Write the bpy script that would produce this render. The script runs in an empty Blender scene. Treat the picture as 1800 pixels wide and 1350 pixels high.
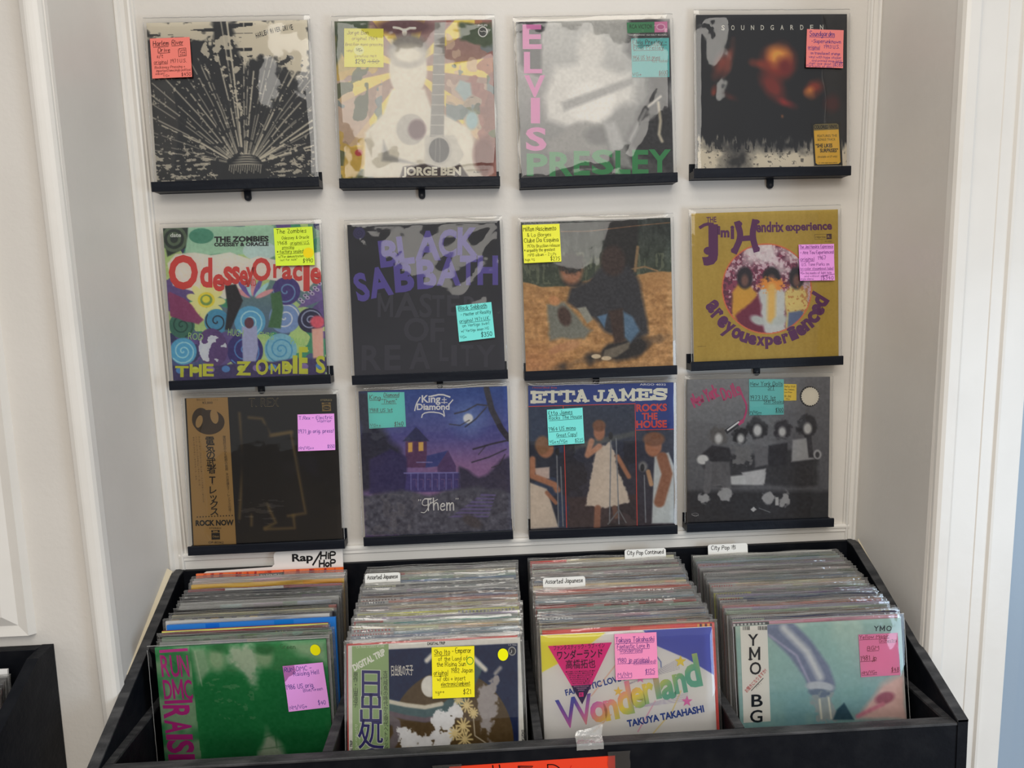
import bpy, math, random
import numpy as np
from mathutils import Matrix, Vector
PI = math.pi
SC = bpy.context.scene
COL = SC.collection

# ------------------------------------------------------------------ camera
cam_d = bpy.data.cameras.new('camera')
cam_d.sensor_width = 36.0
cam_d.lens = 1280.0 / 1800.0 * 36.0
cam_d.clip_start = 0.05
cam = bpy.data.objects.new('camera', cam_d)
COL.objects.link(cam)
_r = Vector((0.99844519, -0.04682351, -0.03024514))
_u = Vector((0.0353802, 0.11304091, 0.99296022))
_b = -Vector((0.04307494, 0.99248643, -0.11452178))
m = Matrix((_r, _u, _b)).transposed().to_4x4()
m.translation = Vector((0.0, -1.5265, 0.0))
cam.matrix_world = m
SC.camera = cam

# ------------------------------------------------------------------ light
world = bpy.data.worlds.new('world')
SC.world = world
world.use_nodes = True
wb = world.node_tree.nodes['Background']
wb.inputs['Color'].default_value = (1.0, 0.985, 0.965, 1)
wb.inputs['Strength'].default_value = 0.46


def area(name, loc, target, sx, sy, power, color):
    d = bpy.data.lights.new(name, 'AREA')
    d.shape = 'RECTANGLE'
    d.size, d.size_y = sx, sy
    d.energy = power
    d.color = color
    o = bpy.data.objects.new(name, d)
    COL.objects.link(o)
    o.location = loc
    o.rotation_euler = (Vector(target) - Vector(loc)).to_track_quat('-Z', 'Y').to_euler()
    return o


WARM = (1.0, 0.95, 0.87)
area('ceiling_panel_light', (0.12, -3.05, 1.42), (0.12, -3.05, 0), 2.1, 2.3, 66, WARM)
area('ceiling_panel_light', (0.25, -7.0, 1.42), (0.25, -7.0, 0), 2.4, 3.0, 70, WARM)  # unseen far panel, added for glints on the bin sleeves
area('ceiling_panel_light', (0.1, -1.0, 1.42), (0.1, -0.9, 0), 1.2, 0.5, 9, WARM)
area('window_light', (2.3, -2.0, -0.7), (0.9, -0.25, -0.8), 1.0, 1.4, 24, (0.62, 0.80, 1.0))

SC.view_settings.view_transform = 'Standard'
SC.view_settings.look = 'None'
SC.view_settings.exposure = 0.0
SC.view_settings.gamma = 1.0
SC.view_settings.use_curve_mapping = False
SC.cycles.transparent_max_bounces = 32

# ------------------------------------------------------------------ colour


def lin(c):
    c = np.asarray(c, float) / 255.0
    return np.where(c <= 0.04045, c / 12.92, ((c + 0.055) / 1.055) ** 2.4)


def alb(c):
    """printed colour as it reads in room light -> reflectance"""
    v = lin(c)
    return np.clip(np.maximum((v - 0.010) * 1.38, v * 0.4), 0.003, 0.9)


# ------------------------------------------------------------------ materials
def new_mat(name):
    mt = bpy.data.materials.new(name)
    mt.use_nodes = True
    nt = mt.node_tree
    return mt, nt, nt.nodes['Principled BSDF']


def paint(name, col, rough, bump=0.0, bscale=60, col2=None, nscale=8, wear=None, spec=0.4):
    mt, nt, p = new_mat(name)
    p.inputs['Base Color'].default_value = (*col, 1)
    p.inputs['Roughness'].default_value = rough
    p.inputs['Specular IOR Level'].default_value = spec
    tc = nt.nodes.new('ShaderNodeTexCoord')
    if bump:
        n = nt.nodes.new('ShaderNodeTexNoise')
        n.inputs['Scale'].default_value = bscale
        n.inputs['Detail'].default_value = 4
        nt.links.new(tc.outputs['Object'], n.inputs['Vector'])
        b = nt.nodes.new('ShaderNodeBump')
        b.inputs['Strength'].default_value = bump
        b.inputs['Distance'].default_value = 0.002
        nt.links.new(n.outputs['Fac'], b.inputs['Height'])
        nt.links.new(b.outputs['Normal'], p.inputs['Normal'])
    if col2 is not None:
        n2 = nt.nodes.new('ShaderNodeTexNoise')
        n2.inputs['Scale'].default_value = nscale
        n2.inputs['Detail'].default_value = 6
        if wear:
            mp = nt.nodes.new('ShaderNodeMapping')
            mp.inputs['Scale'].default_value = wear
            nt.links.new(tc.outputs['Object'], mp.inputs['Vector'])
            nt.links.new(mp.outputs['Vector'], n2.inputs['Vector'])
        else:
            nt.links.new(tc.outputs['Object'], n2.inputs['Vector'])
        r = nt.nodes.new('ShaderNodeValToRGB')
        r.color_ramp.elements[0].position = 0.42
        r.color_ramp.elements[1].position = 0.68
        r.color_ramp.elements[0].color = (*col, 1)
        r.color_ramp.elements[1].color = (*col2, 1)
        nt.links.new(n2.outputs['Fac'], r.inputs['Fac'])
        nt.links.new(r.outputs['Color'], p.inputs['Base Color'])
    return mt


M_WALL = paint('wall_paint', (0.74, 0.705, 0.655), 0.42, 0.22, 90, (0.71, 0.675, 0.625), 5)
M_TRIM = paint('gloss_trim_paint', (0.80, 0.77, 0.72), 0.3, 0.18, 45, (0.77, 0.74, 0.69), 9)
M_BLACK = paint('black_wood_paint', (0.005, 0.006, 0.009), 0.45, 0.25, 120, (0.009, 0.010, 0.013), 30, (1, 1, 1), 0.10)
M_RAIL = paint('worn_black_edge_paint', (0.026, 0.027, 0.030), 0.5, 0.5, 160, (0.07, 0.07, 0.073), 40, (0.35, 1.5, 1.5), 0.35)
M_LEDGE = paint('black_ledge_stain', (0.007, 0.009, 0.015), 0.4, 0.3, 100, (0.012, 0.015, 0.022), 60, (0.1, 1.5, 1.5), 0.18)
M_CAULK = paint('cream_caulk', (0.72, 0.63, 0.46), 0.5, 0.4, 150)
M_FLOOR = paint('floor_boards', (0.30, 0.24, 0.19), 0.4, 0.1, 20, (0.24, 0.18, 0.14), 6, (1, 8, 1))
M_BLUE = paint('door_glare_blue', (0.30, 0.38, 0.47), 0.35, 0.1, 60)  # blue-grey of glare and shade at the jamb, put into the colour
M_METAL = paint('dark_screw', (0.05, 0.05, 0.055), 0.3)
M_METAL.node_tree.nodes['Principled BSDF'].inputs['Metallic'].default_value = 0.8

# print: colour stored on the mesh itself
M_PRINT, nt, p = new_mat('printed_card')
at = nt.nodes.new('ShaderNodeAttribute')
at.attribute_name = 'Col'
nt.links.new(at.outputs['Color'], p.inputs['Base Color'])
p.inputs['Roughness'].default_value = 0.5
p.inputs['Specular IOR Level'].default_value = 0.3

# paper of the notes
M_PAPER, nt, p = new_mat('note_paper')
at = nt.nodes.new('ShaderNodeAttribute')
at.attribute_name = 'Col'
nt.links.new(at.outputs['Color'], p.inputs['Base Color'])
p.inputs['Roughness'].default_value = 0.75
p.inputs['Specular IOR Level'].default_value = 0.15


def film(name, gain, rough, tint, white=0.0, bump=0.0, bscale=40):
    mt = bpy.data.materials.new(name)
    mt.use_nodes = True
    nt = mt.node_tree
    for n in list(nt.nodes):
        nt.nodes.remove(n)
    out = nt.nodes.new('ShaderNodeOutputMaterial')
    tr = nt.nodes.new('ShaderNodeBsdfTransparent')
    tr.inputs['Color'].default_value = (*tint, 1)
    gl = nt.nodes.new('ShaderNodeBsdfGlossy')
    gl.inputs['Roughness'].default_value = rough
    fr = nt.nodes.new('ShaderNodeFresnel')
    fr.inputs['IOR'].default_value = 1.5
    mu = nt.nodes.new('ShaderNodeMath')
    mu.operation = 'MULTIPLY'
    mu.use_clamp = True
    mu.inputs[1].default_value = gain
    nt.links.new(fr.outputs['Fac'], mu.inputs[0])
    mx = nt.nodes.new('ShaderNodeMixShader')
    nt.links.new(mu.outputs[0], mx.inputs['Fac'])
    last = tr
    if white:
        di = nt.nodes.new('ShaderNodeBsdfDiffuse')
        di.inputs['Color'].default_value = (0.85, 0.85, 0.83, 1)
        m2 = nt.nodes.new('ShaderNodeMixShader')
        m2.inputs['Fac'].default_value = white
        nt.links.new(tr.outputs[0], m2.inputs[1])
        nt.links.new(di.outputs[0], m2.inputs[2])
        last = m2
    nt.links.new(last.outputs[0], mx.inputs[1])
    nt.links.new(gl.outputs[0], mx.inputs[2])
    if bump:
        tc = nt.nodes.new('ShaderNodeTexCoord')
        n = nt.nodes.new('ShaderNodeTexNoise')
        n.inputs['Scale'].default_value = bscale
        n.inputs['Detail'].default_value = 2
        nt.links.new(tc.outputs['Object'], n.inputs['Vector'])
        b = nt.nodes.new('ShaderNodeBump')
        b.inputs['Strength'].default_value = bump
        b.inputs['Distance'].default_value = 0.003
        nt.links.new(n.outputs['Fac'], b.inputs['Height'])
        nt.links.new(b.outputs['Normal'], gl.inputs['Normal'])
        nt.links.new(b.outputs['Normal'], fr.inputs['Normal'])
    nt.links.new(mx.outputs[0], out.inputs['Surface'])
    return mt


M_FILM = film('clear_sleeve_film', 1.45, 0.04, (0.985, 0.985, 0.98), 0.0, 0.12, 22)
M_FILM_EDGE = film('sleeve_seam', 2.4, 0.12, (0.95, 0.95, 0.94), 0.34)
M_BINFILM = film('bin_sleeve_film', 3.2, 0.05, (0.99, 0.99, 0.985), 0.035, 0.35, 60)
M_BINEDGE = film('bin_sleeve_edge', 2.4, 0.1, (0.97, 0.97, 0.965), 0.14)
M_TAPE = film('clear_tape', 1.6, 0.15, (0.97, 0.97, 0.96), 0.03, 0.3, 60)
M_TAPE2 = film('crumpled_tape', 4.0, 0.1, (0.96, 0.96, 0.95), 0.34, 0.8, 90)  # white share paints in the glare on the rail tape


# ------------------------------------------------------------------ mesh builder
class MB:
    def __init__(s):
        s.v, s.f, s.c, s.mi, s.sm = [], [], [], [], []
        s.n = 0

    def add(s, verts, faces, col=(0.5, 0.5, 0.5), mi=0, smooth=False):
        verts = np.asarray(verts, float).reshape(-1, 3)
        col = np.asarray(col, float)
        if col.ndim == 1:
            col = np.tile(col, (len(verts), 1))
        b = s.n
        s.v.append(verts)
        s.c.append(col)
        s.f.extend([tuple(i + b for i in f) for f in faces])
        s.mi.extend([mi] * len(faces))
        s.sm.extend([smooth] * len(faces))
        s.n += len(verts)
        return s

    def box(s, x0, x1, y0, y1, z0, z1, col=(0.5, 0.5, 0.5), mi=0, bev=0.0):
        if bev:
            # chamfer the edges running along the longest axis
            d = [x1 - x0, y1 - y0, z1 - z0]
            ax = d.index(max(d))
            lo, hi = [(x0, x1), (y0, y1), (z0, z1)][ax]
            o = [i for i in range(3) if i != ax]
            R = [(x0, x1), (y0, y1), (z0, z1)]
            a0, a1 = R[o[0]]
            b0, b1 = R[o[1]]
            prof = [(a0 + bev, b0), (a1 - bev, b0), (a1, b0 + bev), (a1, b1 - bev), (a1 - bev, b1), (a0 + bev, b1), (a0, b1 - bev), (a0, b0 + bev)]
            vs = []
            for t in (lo, hi):
                for a, b in prof:
                    q = [0, 0, 0]
                    q[ax], q[o[0]], q[o[1]] = t, a, b
                    vs.append(q)
            fs = [(i, (i + 1) % 8, 8 + (i + 1) % 8, 8 + i) for i in range(8)] + [tuple(range(7, -1, -1)), tuple(range(8, 16))]
            return s.add(vs, fs, col, mi)
        vs = [(x, y, z) for z in (z0, z1) for y in (y0, y1) for x in (x0, x1)]
        fs = [(0, 2, 3, 1), (4, 5, 7, 6), (0, 1, 5, 4), (2, 6, 7, 3), (0, 4, 6, 2), (1, 3, 7, 5)]
        return s.add(vs, fs, col, mi)

    def prism(s, pts, axis, lo, hi, col=(0.5, 0.5, 0.5), mi=0):
        """closed 2D outline swept along an axis; pts in the two other axes, in order"""
        o = [i for i in range(3) if i != axis]
        vs = []
        for t in (lo, hi):
            for a, b in pts:
                q = [0, 0, 0]
                q[axis], q[o[0]], q[o[1]] = t, a, b
                vs.append(q)
        n = len(pts)
        fs = [(i, (i + 1) % n, n + (i + 1) % n, n + i) for i in range(n)] + [tuple(range(n - 1, -1, -1)), tuple(range(n, 2 * n))]
        return s.add(vs, fs, col, mi)

    def tube(s, pts, r, seg=6, col=(0.5, 0.5, 0.5), mi=0):
        pts = [Vector(q) for q in pts]
        vs, fs = [], []
        for i, q in enumerate(pts):
            t = (pts[min(i + 1, len(pts) - 1)] - pts[max(i - 1, 0)]).normalized()
            a = t.cross(Vector((0, 1, 0)))
            if a.length < 0.1:
                a = t.cross(Vector((0, 0, 1)))
            a.normalize()
            b = t.cross(a)
            for k in range(seg):
                w = 2 * PI * k / seg
                vs.append(q + a * (r * math.cos(w)) + b * (r * math.sin(w)))
        for i in range(len(pts) - 1):
            for k in range(seg):
                fs.append((i * seg + k, i * seg + (k + 1) % seg, (i + 1) * seg + (k + 1) % seg, (i + 1) * seg + k))
        return s.add([tuple(v) for v in vs], fs, col, mi, True)

    def build(s, name, mats, parent=None, color=True):
        me = bpy.data.meshes.new(name)
        v = np.concatenate(s.v)
        me.from_pydata(v.tolist(), [], s.f)
        if not isinstance(mats, (list, tuple)):
            mats = [mats]
        for mt in mats:
            me.materials.append(mt)
        me.polygons.foreach_set('material_index', np.array(s.mi, dtype=np.int32))
        me.polygons.foreach_set('use_smooth', np.array(s.sm, dtype=bool))
        if color:
            ca = me.color_attributes.new('Col', 'FLOAT_COLOR', 'POINT')
            c = np.concatenate(s.c)
            c = np.hstack([c, np.ones((len(c), 1))]).astype(np.float32)
            ca.data.foreach_set('color', c.ravel())
        me.update()
        o = bpy.data.objects.new(name, me)
        COL.objects.link(o)
        if parent is not None:
            o.parent = parent
        return o


def fix_normals(o):
    import bmesh
    bm = bmesh.new()
    bm.from_mesh(o.data)
    bmesh.ops.recalc_face_normals(bm, faces=bm.faces)
    bm.to_mesh(o.data)
    bm.free()
    return o


def tag(o, label=None, cat=None, group=None, kind=None):
    if label: o['label'] = label
    if cat: o['category'] = cat
    if group: o['group'] = group
    if kind: o['kind'] = kind
    return o


def thing(name, label, cat, mat=None, group=None):
    o = bpy.data.objects.new(name, None)
    o.empty_display_size = 0.05
    COL.objects.link(o)
    if mat is not None:
        o.matrix_world = mat
    return tag(o, label, cat, group)


def struct(name, mb, mat):
    return tag(fix_normals(mb.build(name, mat, None, False)), kind='structure')


# ------------------------------------------------------------------ hand lettering (single strokes)
_G = """A 0,0 2.5,8 5,0|1,3 4,3
B 0,0 0,8 3,8 4,7 4,5 3,4 0,4|3,4 4.5,3 4.5,1 3,0 0,0
C 4.5,7 3,8 1,7 0,4 1,1 3,0 4.5,1
D 0,0 0,8 2.5,8 4.5,6 4.5,2 2.5,0 0,0
E 4,8 0,8 0,0 4,0|0,4 3,4
F 4,8 0,8 0,0|0,4 3,4
G 4.5,7 3,8 1,7 0,4 1,1 3,0 4.5,1 4.5,4 2.8,4
H 0,0 0,8|4.5,0 4.5,8|0,4 4.5,4
I 1,0 1,8
J 3.5,8 3.5,2 2.5,0 1,0 0,2
K 0,0 0,8|4,8 0,3.5 4.3,0
L 0,8 0,0 4,0
M 0,0 .5,8 3,3 5.5,8 6,0
N 0,0 0,8 4.5,0 4.5,8
O 2.5,0 .6,1.5 0,4 .6,6.5 2.5,8 4.4,6.5 5,4 4.4,1.5 2.5,0
P 0,0 0,8 3,8 4.3,7 4.3,5 3,4 0,4
R 0,0 0,8 3,8 4.3,7 4.3,5 3,4 0,4|2,4 4.5,0
S 4.3,7 3,8 1,7.6 .2,6 1.2,4.6 3.3,3.6 4.3,2 3.3,.4 1.5,0 0,1
T 0,8 5,8|2.5,8 2.5,0
U 0,8 0,2 1.2,0 3.2,0 4.5,2 4.5,8
V 0,8 2.3,0 4.6,8
W 0,8 1.5,0 3,5.5 4.5,0 6,8
X 0,0 4.5,8|0,8 4.5,0
Y 0,8 2.3,4 4.6,8|2.3,4 2.3,0
Z 0,8 4.5,8 0,0 4.5,0
a 3.6,4.2 2,5 .5,4 0,2 .8,.2 2.2,.2 3.5,2 3.6,5 3.7,1 4.3,0
b 0,8 0,0|0,3 1.5,5 3.2,4.5 3.8,2.5 3,.4 1.5,0 0,1.2
c 3.5,4.2 2,5 .5,4 0,2 .8,.3 2.2,0 3.5,.8
d 3.6,3.5 2,5 .5,4 0,2 .8,.2 2.2,.2 3.6,2|3.7,8 3.7,0
e 0,2.6 3.5,2.9 3,4.5 1.8,5 .5,4 0,2 .8,.3 2.2,0 3.5,.8
f 3,7.4 2,8 1.2,7 1.1,0|0,4.6 2.6,4.8
g 3.6,4.2 2,5 .5,4 0,2.2 .8,.5 2.2,.6 3.5,2 3.6,5 3.6,-1.5 2.4,-3 .6,-2.4
h 0,8 0,0|0,2.8 1.5,5 3,4.6 3.3,3 3.4,0
i .6,5 .7,0|.6,6.6 .8,7.1
j 1.5,5 1.5,-1.5 .6,-3 -.5,-2.4|1.5,6.6 1.7,7.1
k 0,8 0,0|3.2,5 0,2.3 3.4,0
l .5,8 .5,.6 1,0
m 0,5 .1,0|.1,3 1.2,5 2.3,4.6 2.4,0|2.4,3 3.6,5 4.8,4.6 5,0
n 0,5 .1,0|.1,3 1.5,5 3,4.6 3.3,0
o 1.8,0 .4,.8 0,2.5 .5,4.3 1.9,5 3.3,4.2 3.7,2.5 3.2,.8 1.8,0
p 0,5 0,-3|0,3 1.5,5 3.2,4.5 3.8,2.5 3,.4 1.5,0 0,1.2
q 3.6,4.2 2,5 .5,4 0,2.2 .8,.5 2.2,.6 3.5,2|3.6,5 3.7,-3
r 0,5 .1,0|.1,2.6 1.2,4.6 2.5,4.9
s 3,4.4 1.8,5 .5,4.5 .4,3.3 2.6,2 2.8,.8 1.6,0 0,.7
t 1.2,7.2 1.2,.8 2,0 3,.5|0,5 2.8,5.1
u 0,5 .2,1 1.2,0 2.4,.6 3.2,2.5|3.3,5 3.5,0
v 0,5 1.7,0 3.4,5
w 0,5 1.2,0 2.4,3.8 3.6,0 4.8,5
x 0,0 3.2,5|0,5 3.2,0
y 0,5 1.7,.8|3.6,5 1.6,-1 .2,-3
z 0,5 3,5 0,0 3.2,0
0 2.2,0 .5,1.5 0,4 .5,6.5 2.2,8 3.8,6.5 4.2,4 3.8,1.5 2.2,0
1 .3,6.5 1.6,8 1.6,0
2 .2,6.4 1.2,8 3,8 4,6.4 3,4 0,0 4.4,0
3 .3,7.2 2,8 3.6,7 3.4,5 1.6,4.3 3.6,3.6 4,1.6 2.4,0 .2,.8
4 3,0 3,8 0,2.8 4.4,2.8
5 4,8 .6,8 .3,4.6 2.2,5 4,3.8 4,1.6 2.4,0 .2,.6
6 3.4,8 1.2,5.6 0,2.4 1,.3 2.6,0 4,1.6 3.4,3.6 1.6,4 .2,2.6
7 0,8 4.2,8 1.6,0
8 2.1,4.2 .5,5.6 .8,7.4 2.1,8 3.5,7.3 3.7,5.6 2.1,4.2 .3,2.8 .2,1 2,0 3.9,1 3.9,2.8 2.1,4.2
9 3.9,6 2.6,4 .9,4.4 .2,6.2 1.2,8 3,7.8 3.9,6 3.4,0
$ 3.8,6.4 2.4,7.4 .8,6.6 .6,5 2.2,4 3.8,3 3.6,1.2 2,.4 .4,1.4|2.1,9 2.1,-1
& 4.4,0 1,5.6 1,7.2 2.2,8 3.2,6.8 2.8,5.4 .6,3 .2,1.2 1.6,0 3.2,.8 4.4,3
/ 0,-1 3,8.5
+ 0,3 4,3|2,5.2 2,.8
- 0,3.2 2.8,3.4
' .5,8.4 .4,6.6
" .4,8.4 .3,6.6|1.6,8.4 1.5,6.6
* 0,5.4 3,2.6|0,2.8 3,5.2|1.5,6 1.5,2
. .3,0 .6,.3
, .6,.4 .2,-1.4
! .6,8 .5,2.4|.5,.2 .7,.4
( 1.6,9 .4,6.6 .4,1.6 1.6,-1
) .2,9 1.4,6.6 1.4,1.6 .2,-1
: .4,1 .6,1.2|.4,4.2 .6,4.4
? .2,6.6 1.4,8 3,7.6 3.2,6 1.8,4.4 1.7,2.4|1.7,.2 1.8,.4
= 0,2.2 3.4,2.2|0,4.4 3.4,4.4"""
GLYPH = {}
for ln in _G.split('\n'):
    ch, rest = ln[0], ln[2:]
    GLYPH[ch] = [[tuple(float(t) for t in q.split(',')) for q in st.split()] for st in rest.split('|')]


def chaikin(p, n=1):
    for _ in range(n):
        if len(p) < 3:
            return p
        q = [p[0]]
        for a, b in zip(p[:-1], p[1:]):
            q.append((a[0] * .75 + b[0] * .25, a[1] * .75 + b[1] * .25))
            q.append((a[0] * .25 + b[0] * .75, a[1] * .25 + b[1] * .75))
        q.append(p[-1])
        p = q
    return p


def ribbon(pts, w):
    """flat pen stroke: returns verts (2D) and faces"""
    P = np.asarray(pts, float)
    keep = [0] + [i for i in range(1, len(P)) if np.hypot(*(P[i] - P[i - 1])) > 1e-6]
    P = P[keep]
    if len(P) < 2:
        P = np.vstack([P, P + [[w, 0]]])
    d = np.diff(P, axis=0)
    d /= np.hypot(d[:, 0], d[:, 1])[:, None]
    t = np.vstack([d[:1], d[:-1] + d[1:], d[-1:]])
    L = np.hypot(t[:, 0], t[:, 1])[:, None]
    t = np.where(L > 0.3, t / np.maximum(L, 1e-6), np.vstack([d[:1], d]))
    nrm = np.stack([-t[:, 1], t[:, 0]], 1)
    P = P.copy()
    P[0] -= d[0] * w * .35
    P[-1] += d[-1] * w * .35
    a, b = P + nrm * w / 2, P - nrm * w / 2
    n = len(P)
    return np.vstack([a, b]), [(i, i + 1, n + i + 1, n + i) for i in range(n - 1)]


class Sheet:
    """a flat printed sheet drawn in its own sheet coordinates (x right, y down).
    corners: sheet coordinates of top-left, top-right, bottom-left, bottom-right;
    vb: which fraction of the sheet's height the bottom pair marks."""

    def __init__(s, mb, corners, W, H, vb=1.0, y0=0.0, seed=1):
        s.mb, s.W, s.H, s.y = mb, W, H, y0
        src = np.array(corners, float)
        dst = np.array([(0, 0), (1, 0), (0, vb), (1, vb)], float)
        s.h = s.homog(src, dst)
        s.hi = np.linalg.inv(s.h)
        s.rng = random.Random(seed)
        s.unit = np.hypot(*(src[1] - src[0])) / W      # sheet units per metre

    @staticmethod
    def homog(a, b):
        A, B = [], []
        for (x, y), (u, v) in zip(a, b):
            A.append([x, y, 1, 0, 0, 0, -u * x, -u * y]); B.append(u)
            A.append([0, 0, 0, x, y, 1, -v * x, -v * y]); B.append(v)
        h = np.linalg.solve(np.array(A), np.array(B))
        return np.append(h, 1).reshape(3, 3)

    def uv(s, P):
        P = np.asarray(P, float).reshape(-1, 2)
        q = np.hstack([P, np.ones((len(P), 1))]) @ s.h.T
        return q[:, :2] / q[:, 2:]

    def xyz(s, P, lift=0.0):
        u = s.uv(P)
        return np.stack([(u[:, 0] - .5) * s.W, np.full(len(u), s.y - lift), (1 - u[:, 1]) * s.H], 1)

    def put(s, P, faces, col, lift, clip=True):
        v = s.xyz(P, lift)
        if clip:
            v[:, 0] = np.clip(v[:, 0], -s.W / 2, s.W / 2)
            v[:, 2] = np.clip(v[:, 2], 0, s.H)
        if callable(col):
            c = np.array([alb(col(x, y)) for x, y in np.asarray(P).reshape(-1, 2)])
        else:
            c = alb(col)
        s.mb.add(v, faces, c)

    def poly(s, pts, col, lift=0.0002):
        s.put(pts, [tuple(range(len(pts)))], col, lift)

    def disc(s, cx, cy, rx, ry, col, lift=0.0002, n=36):
        s.poly([(cx + rx * math.cos(2 * PI * i / n), cy + ry * math.sin(2 * PI * i / n)) for i in range(n)], col, lift)

    def line(s, pts, w, col, lift=0.0002, smooth=0):
        v, f = ribbon(chaikin(list(pts), smooth), w)
        s.put(v, f, col, lift)

    def hand(s, txt, x, y, h, col=(25, 25, 30), w=None, ul=0, rot=0.0, lift=0.0002, fit=None, sx=1.0, smooth=1):
        """hand lettering: baseline start x,y, cap height h; ul: 1 underline, 2 wavy underline"""
        k = h / 8.0
        w = w or max(h * 0.105, 1.6)
        adv, strokes, starts = 0.0, [], []
        for ch in txt:
            if ch == ' ':
                adv += 3.2
                continue
            g = GLYPH.get(ch)
            if not g:
                adv += 3
                continue
            jx, jy, js = s.rng.uniform(-.15, .15), s.rng.uniform(-.35, .35), s.rng.uniform(.93, 1.07)
            sl = s.rng.uniform(-.02, .08)
            mx = max(q[0] for st in g for q in st)
            for st in g:
                strokes.append([(adv + jx + q[0] * js + q[1] * sl, jy + q[1] * js) for q in st])
            adv += mx * js + 1.5
        adv -= 1.5
        kx = k * sx if fit is None else fit / max(adv, 1)
        c, sn = math.cos(rot), math.sin(rot)

        def mp(q):
            a, b = q[0] * kx, -q[1] * k
            return (x + a * c - b * sn, y + a * sn + b * c)
        for i, st in enumerate(strokes):
            s.line([mp(q) for q in chaikin(st, smooth)], w, col, lift + 0.00001 * (i % 3))
        if ul:
            n = max(2, int(adv / 2.5))
            if ul == 1:
                q = [(0, -2.0), (adv, -1.6)]
            else:
                q = [(adv * i / n, -2.0 + (.5 if i % 2 else -.3)) for i in range(n + 1)]
            s.line([mp(t) for t in q], w * .9, col, lift)
        return adv * kx

    def type(s, txt, x, y, h, col, fit=None, bold=0.0, rot=0.0, lift=0.0003, sx=1.0, spacing=1.0, align='LEFT', warp=None, vertical=False, shear=0.0, mirror=1):
        """set type: baseline start x,y in sheet units, cap height h"""
        if vertical:
            yy = y
            for ch in txt:
                s.type(ch, x, yy + h, h, col, None, bold, 0, lift, sx, 1, 'CENTER')
                yy += h * vertical
            return
        if txt == 'M' and fit:
            # a narrow M cut from four bars
            c, sn = math.cos(rot), math.sin(rot)
            w = fit * .2
            for i_, q in enumerate(([(w / 2, .035), (w / 2, .965)], [(fit - w / 2, .035), (fit - w / 2, .965)], [(w * .55, .93), (fit / 2, .26)], [(fit - w * .55, .93), (fit / 2, .26)])):
                s.line([(x + a * c - b * h * -sn, y + a * sn - b * h * c) for a, b in q], w * (1 if q[0][0] == q[1][0] else .8), col, lift + .00002 * i_)
            return
        cu = bpy.data.curves.new('type', 'FONT')
        cu.body = txt
        cu.resolution_u = 3
        cu.offset = bold * (.15 if txt in ('M', 'W') else 1)
        cu.space_character = spacing
        cu.shear = shear
        ob = bpy.data.objects.new('type', cu)
        me = ob.to_mesh()
        n = len(me.vertices)
        if n:
            V = np.zeros(n * 3)
            me.vertices.foreach_get('co', V)
            V = V.reshape(-1, 3)[:, :2]
            F = [tuple(p.vertices) for p in me.polygons]
            k = h / 0.727
            kx = k * sx
            if fit is not None:
                x0 = V[:, 0].min()
                V[:, 0] -= x0
                kx = fit / max(V[:, 0].max(), 1e-6)
            a, b = V[:, 0] * kx, V[:, 1] * k
            if align == 'CENTER':
                a = a - (a.min() + a.max()) / 2
            if warp:
                a, b = warp(a, b)
            c, sn = math.cos(rot), math.sin(rot)
            P = np.stack([x + a * c + b * sn, y + a * sn - b * c], 1)
            s.put(P, F, col, lift)
        ob.to_mesh_clear()
        bpy.data.objects.remove(ob)
        bpy.data.curves.remove(cu)


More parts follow.
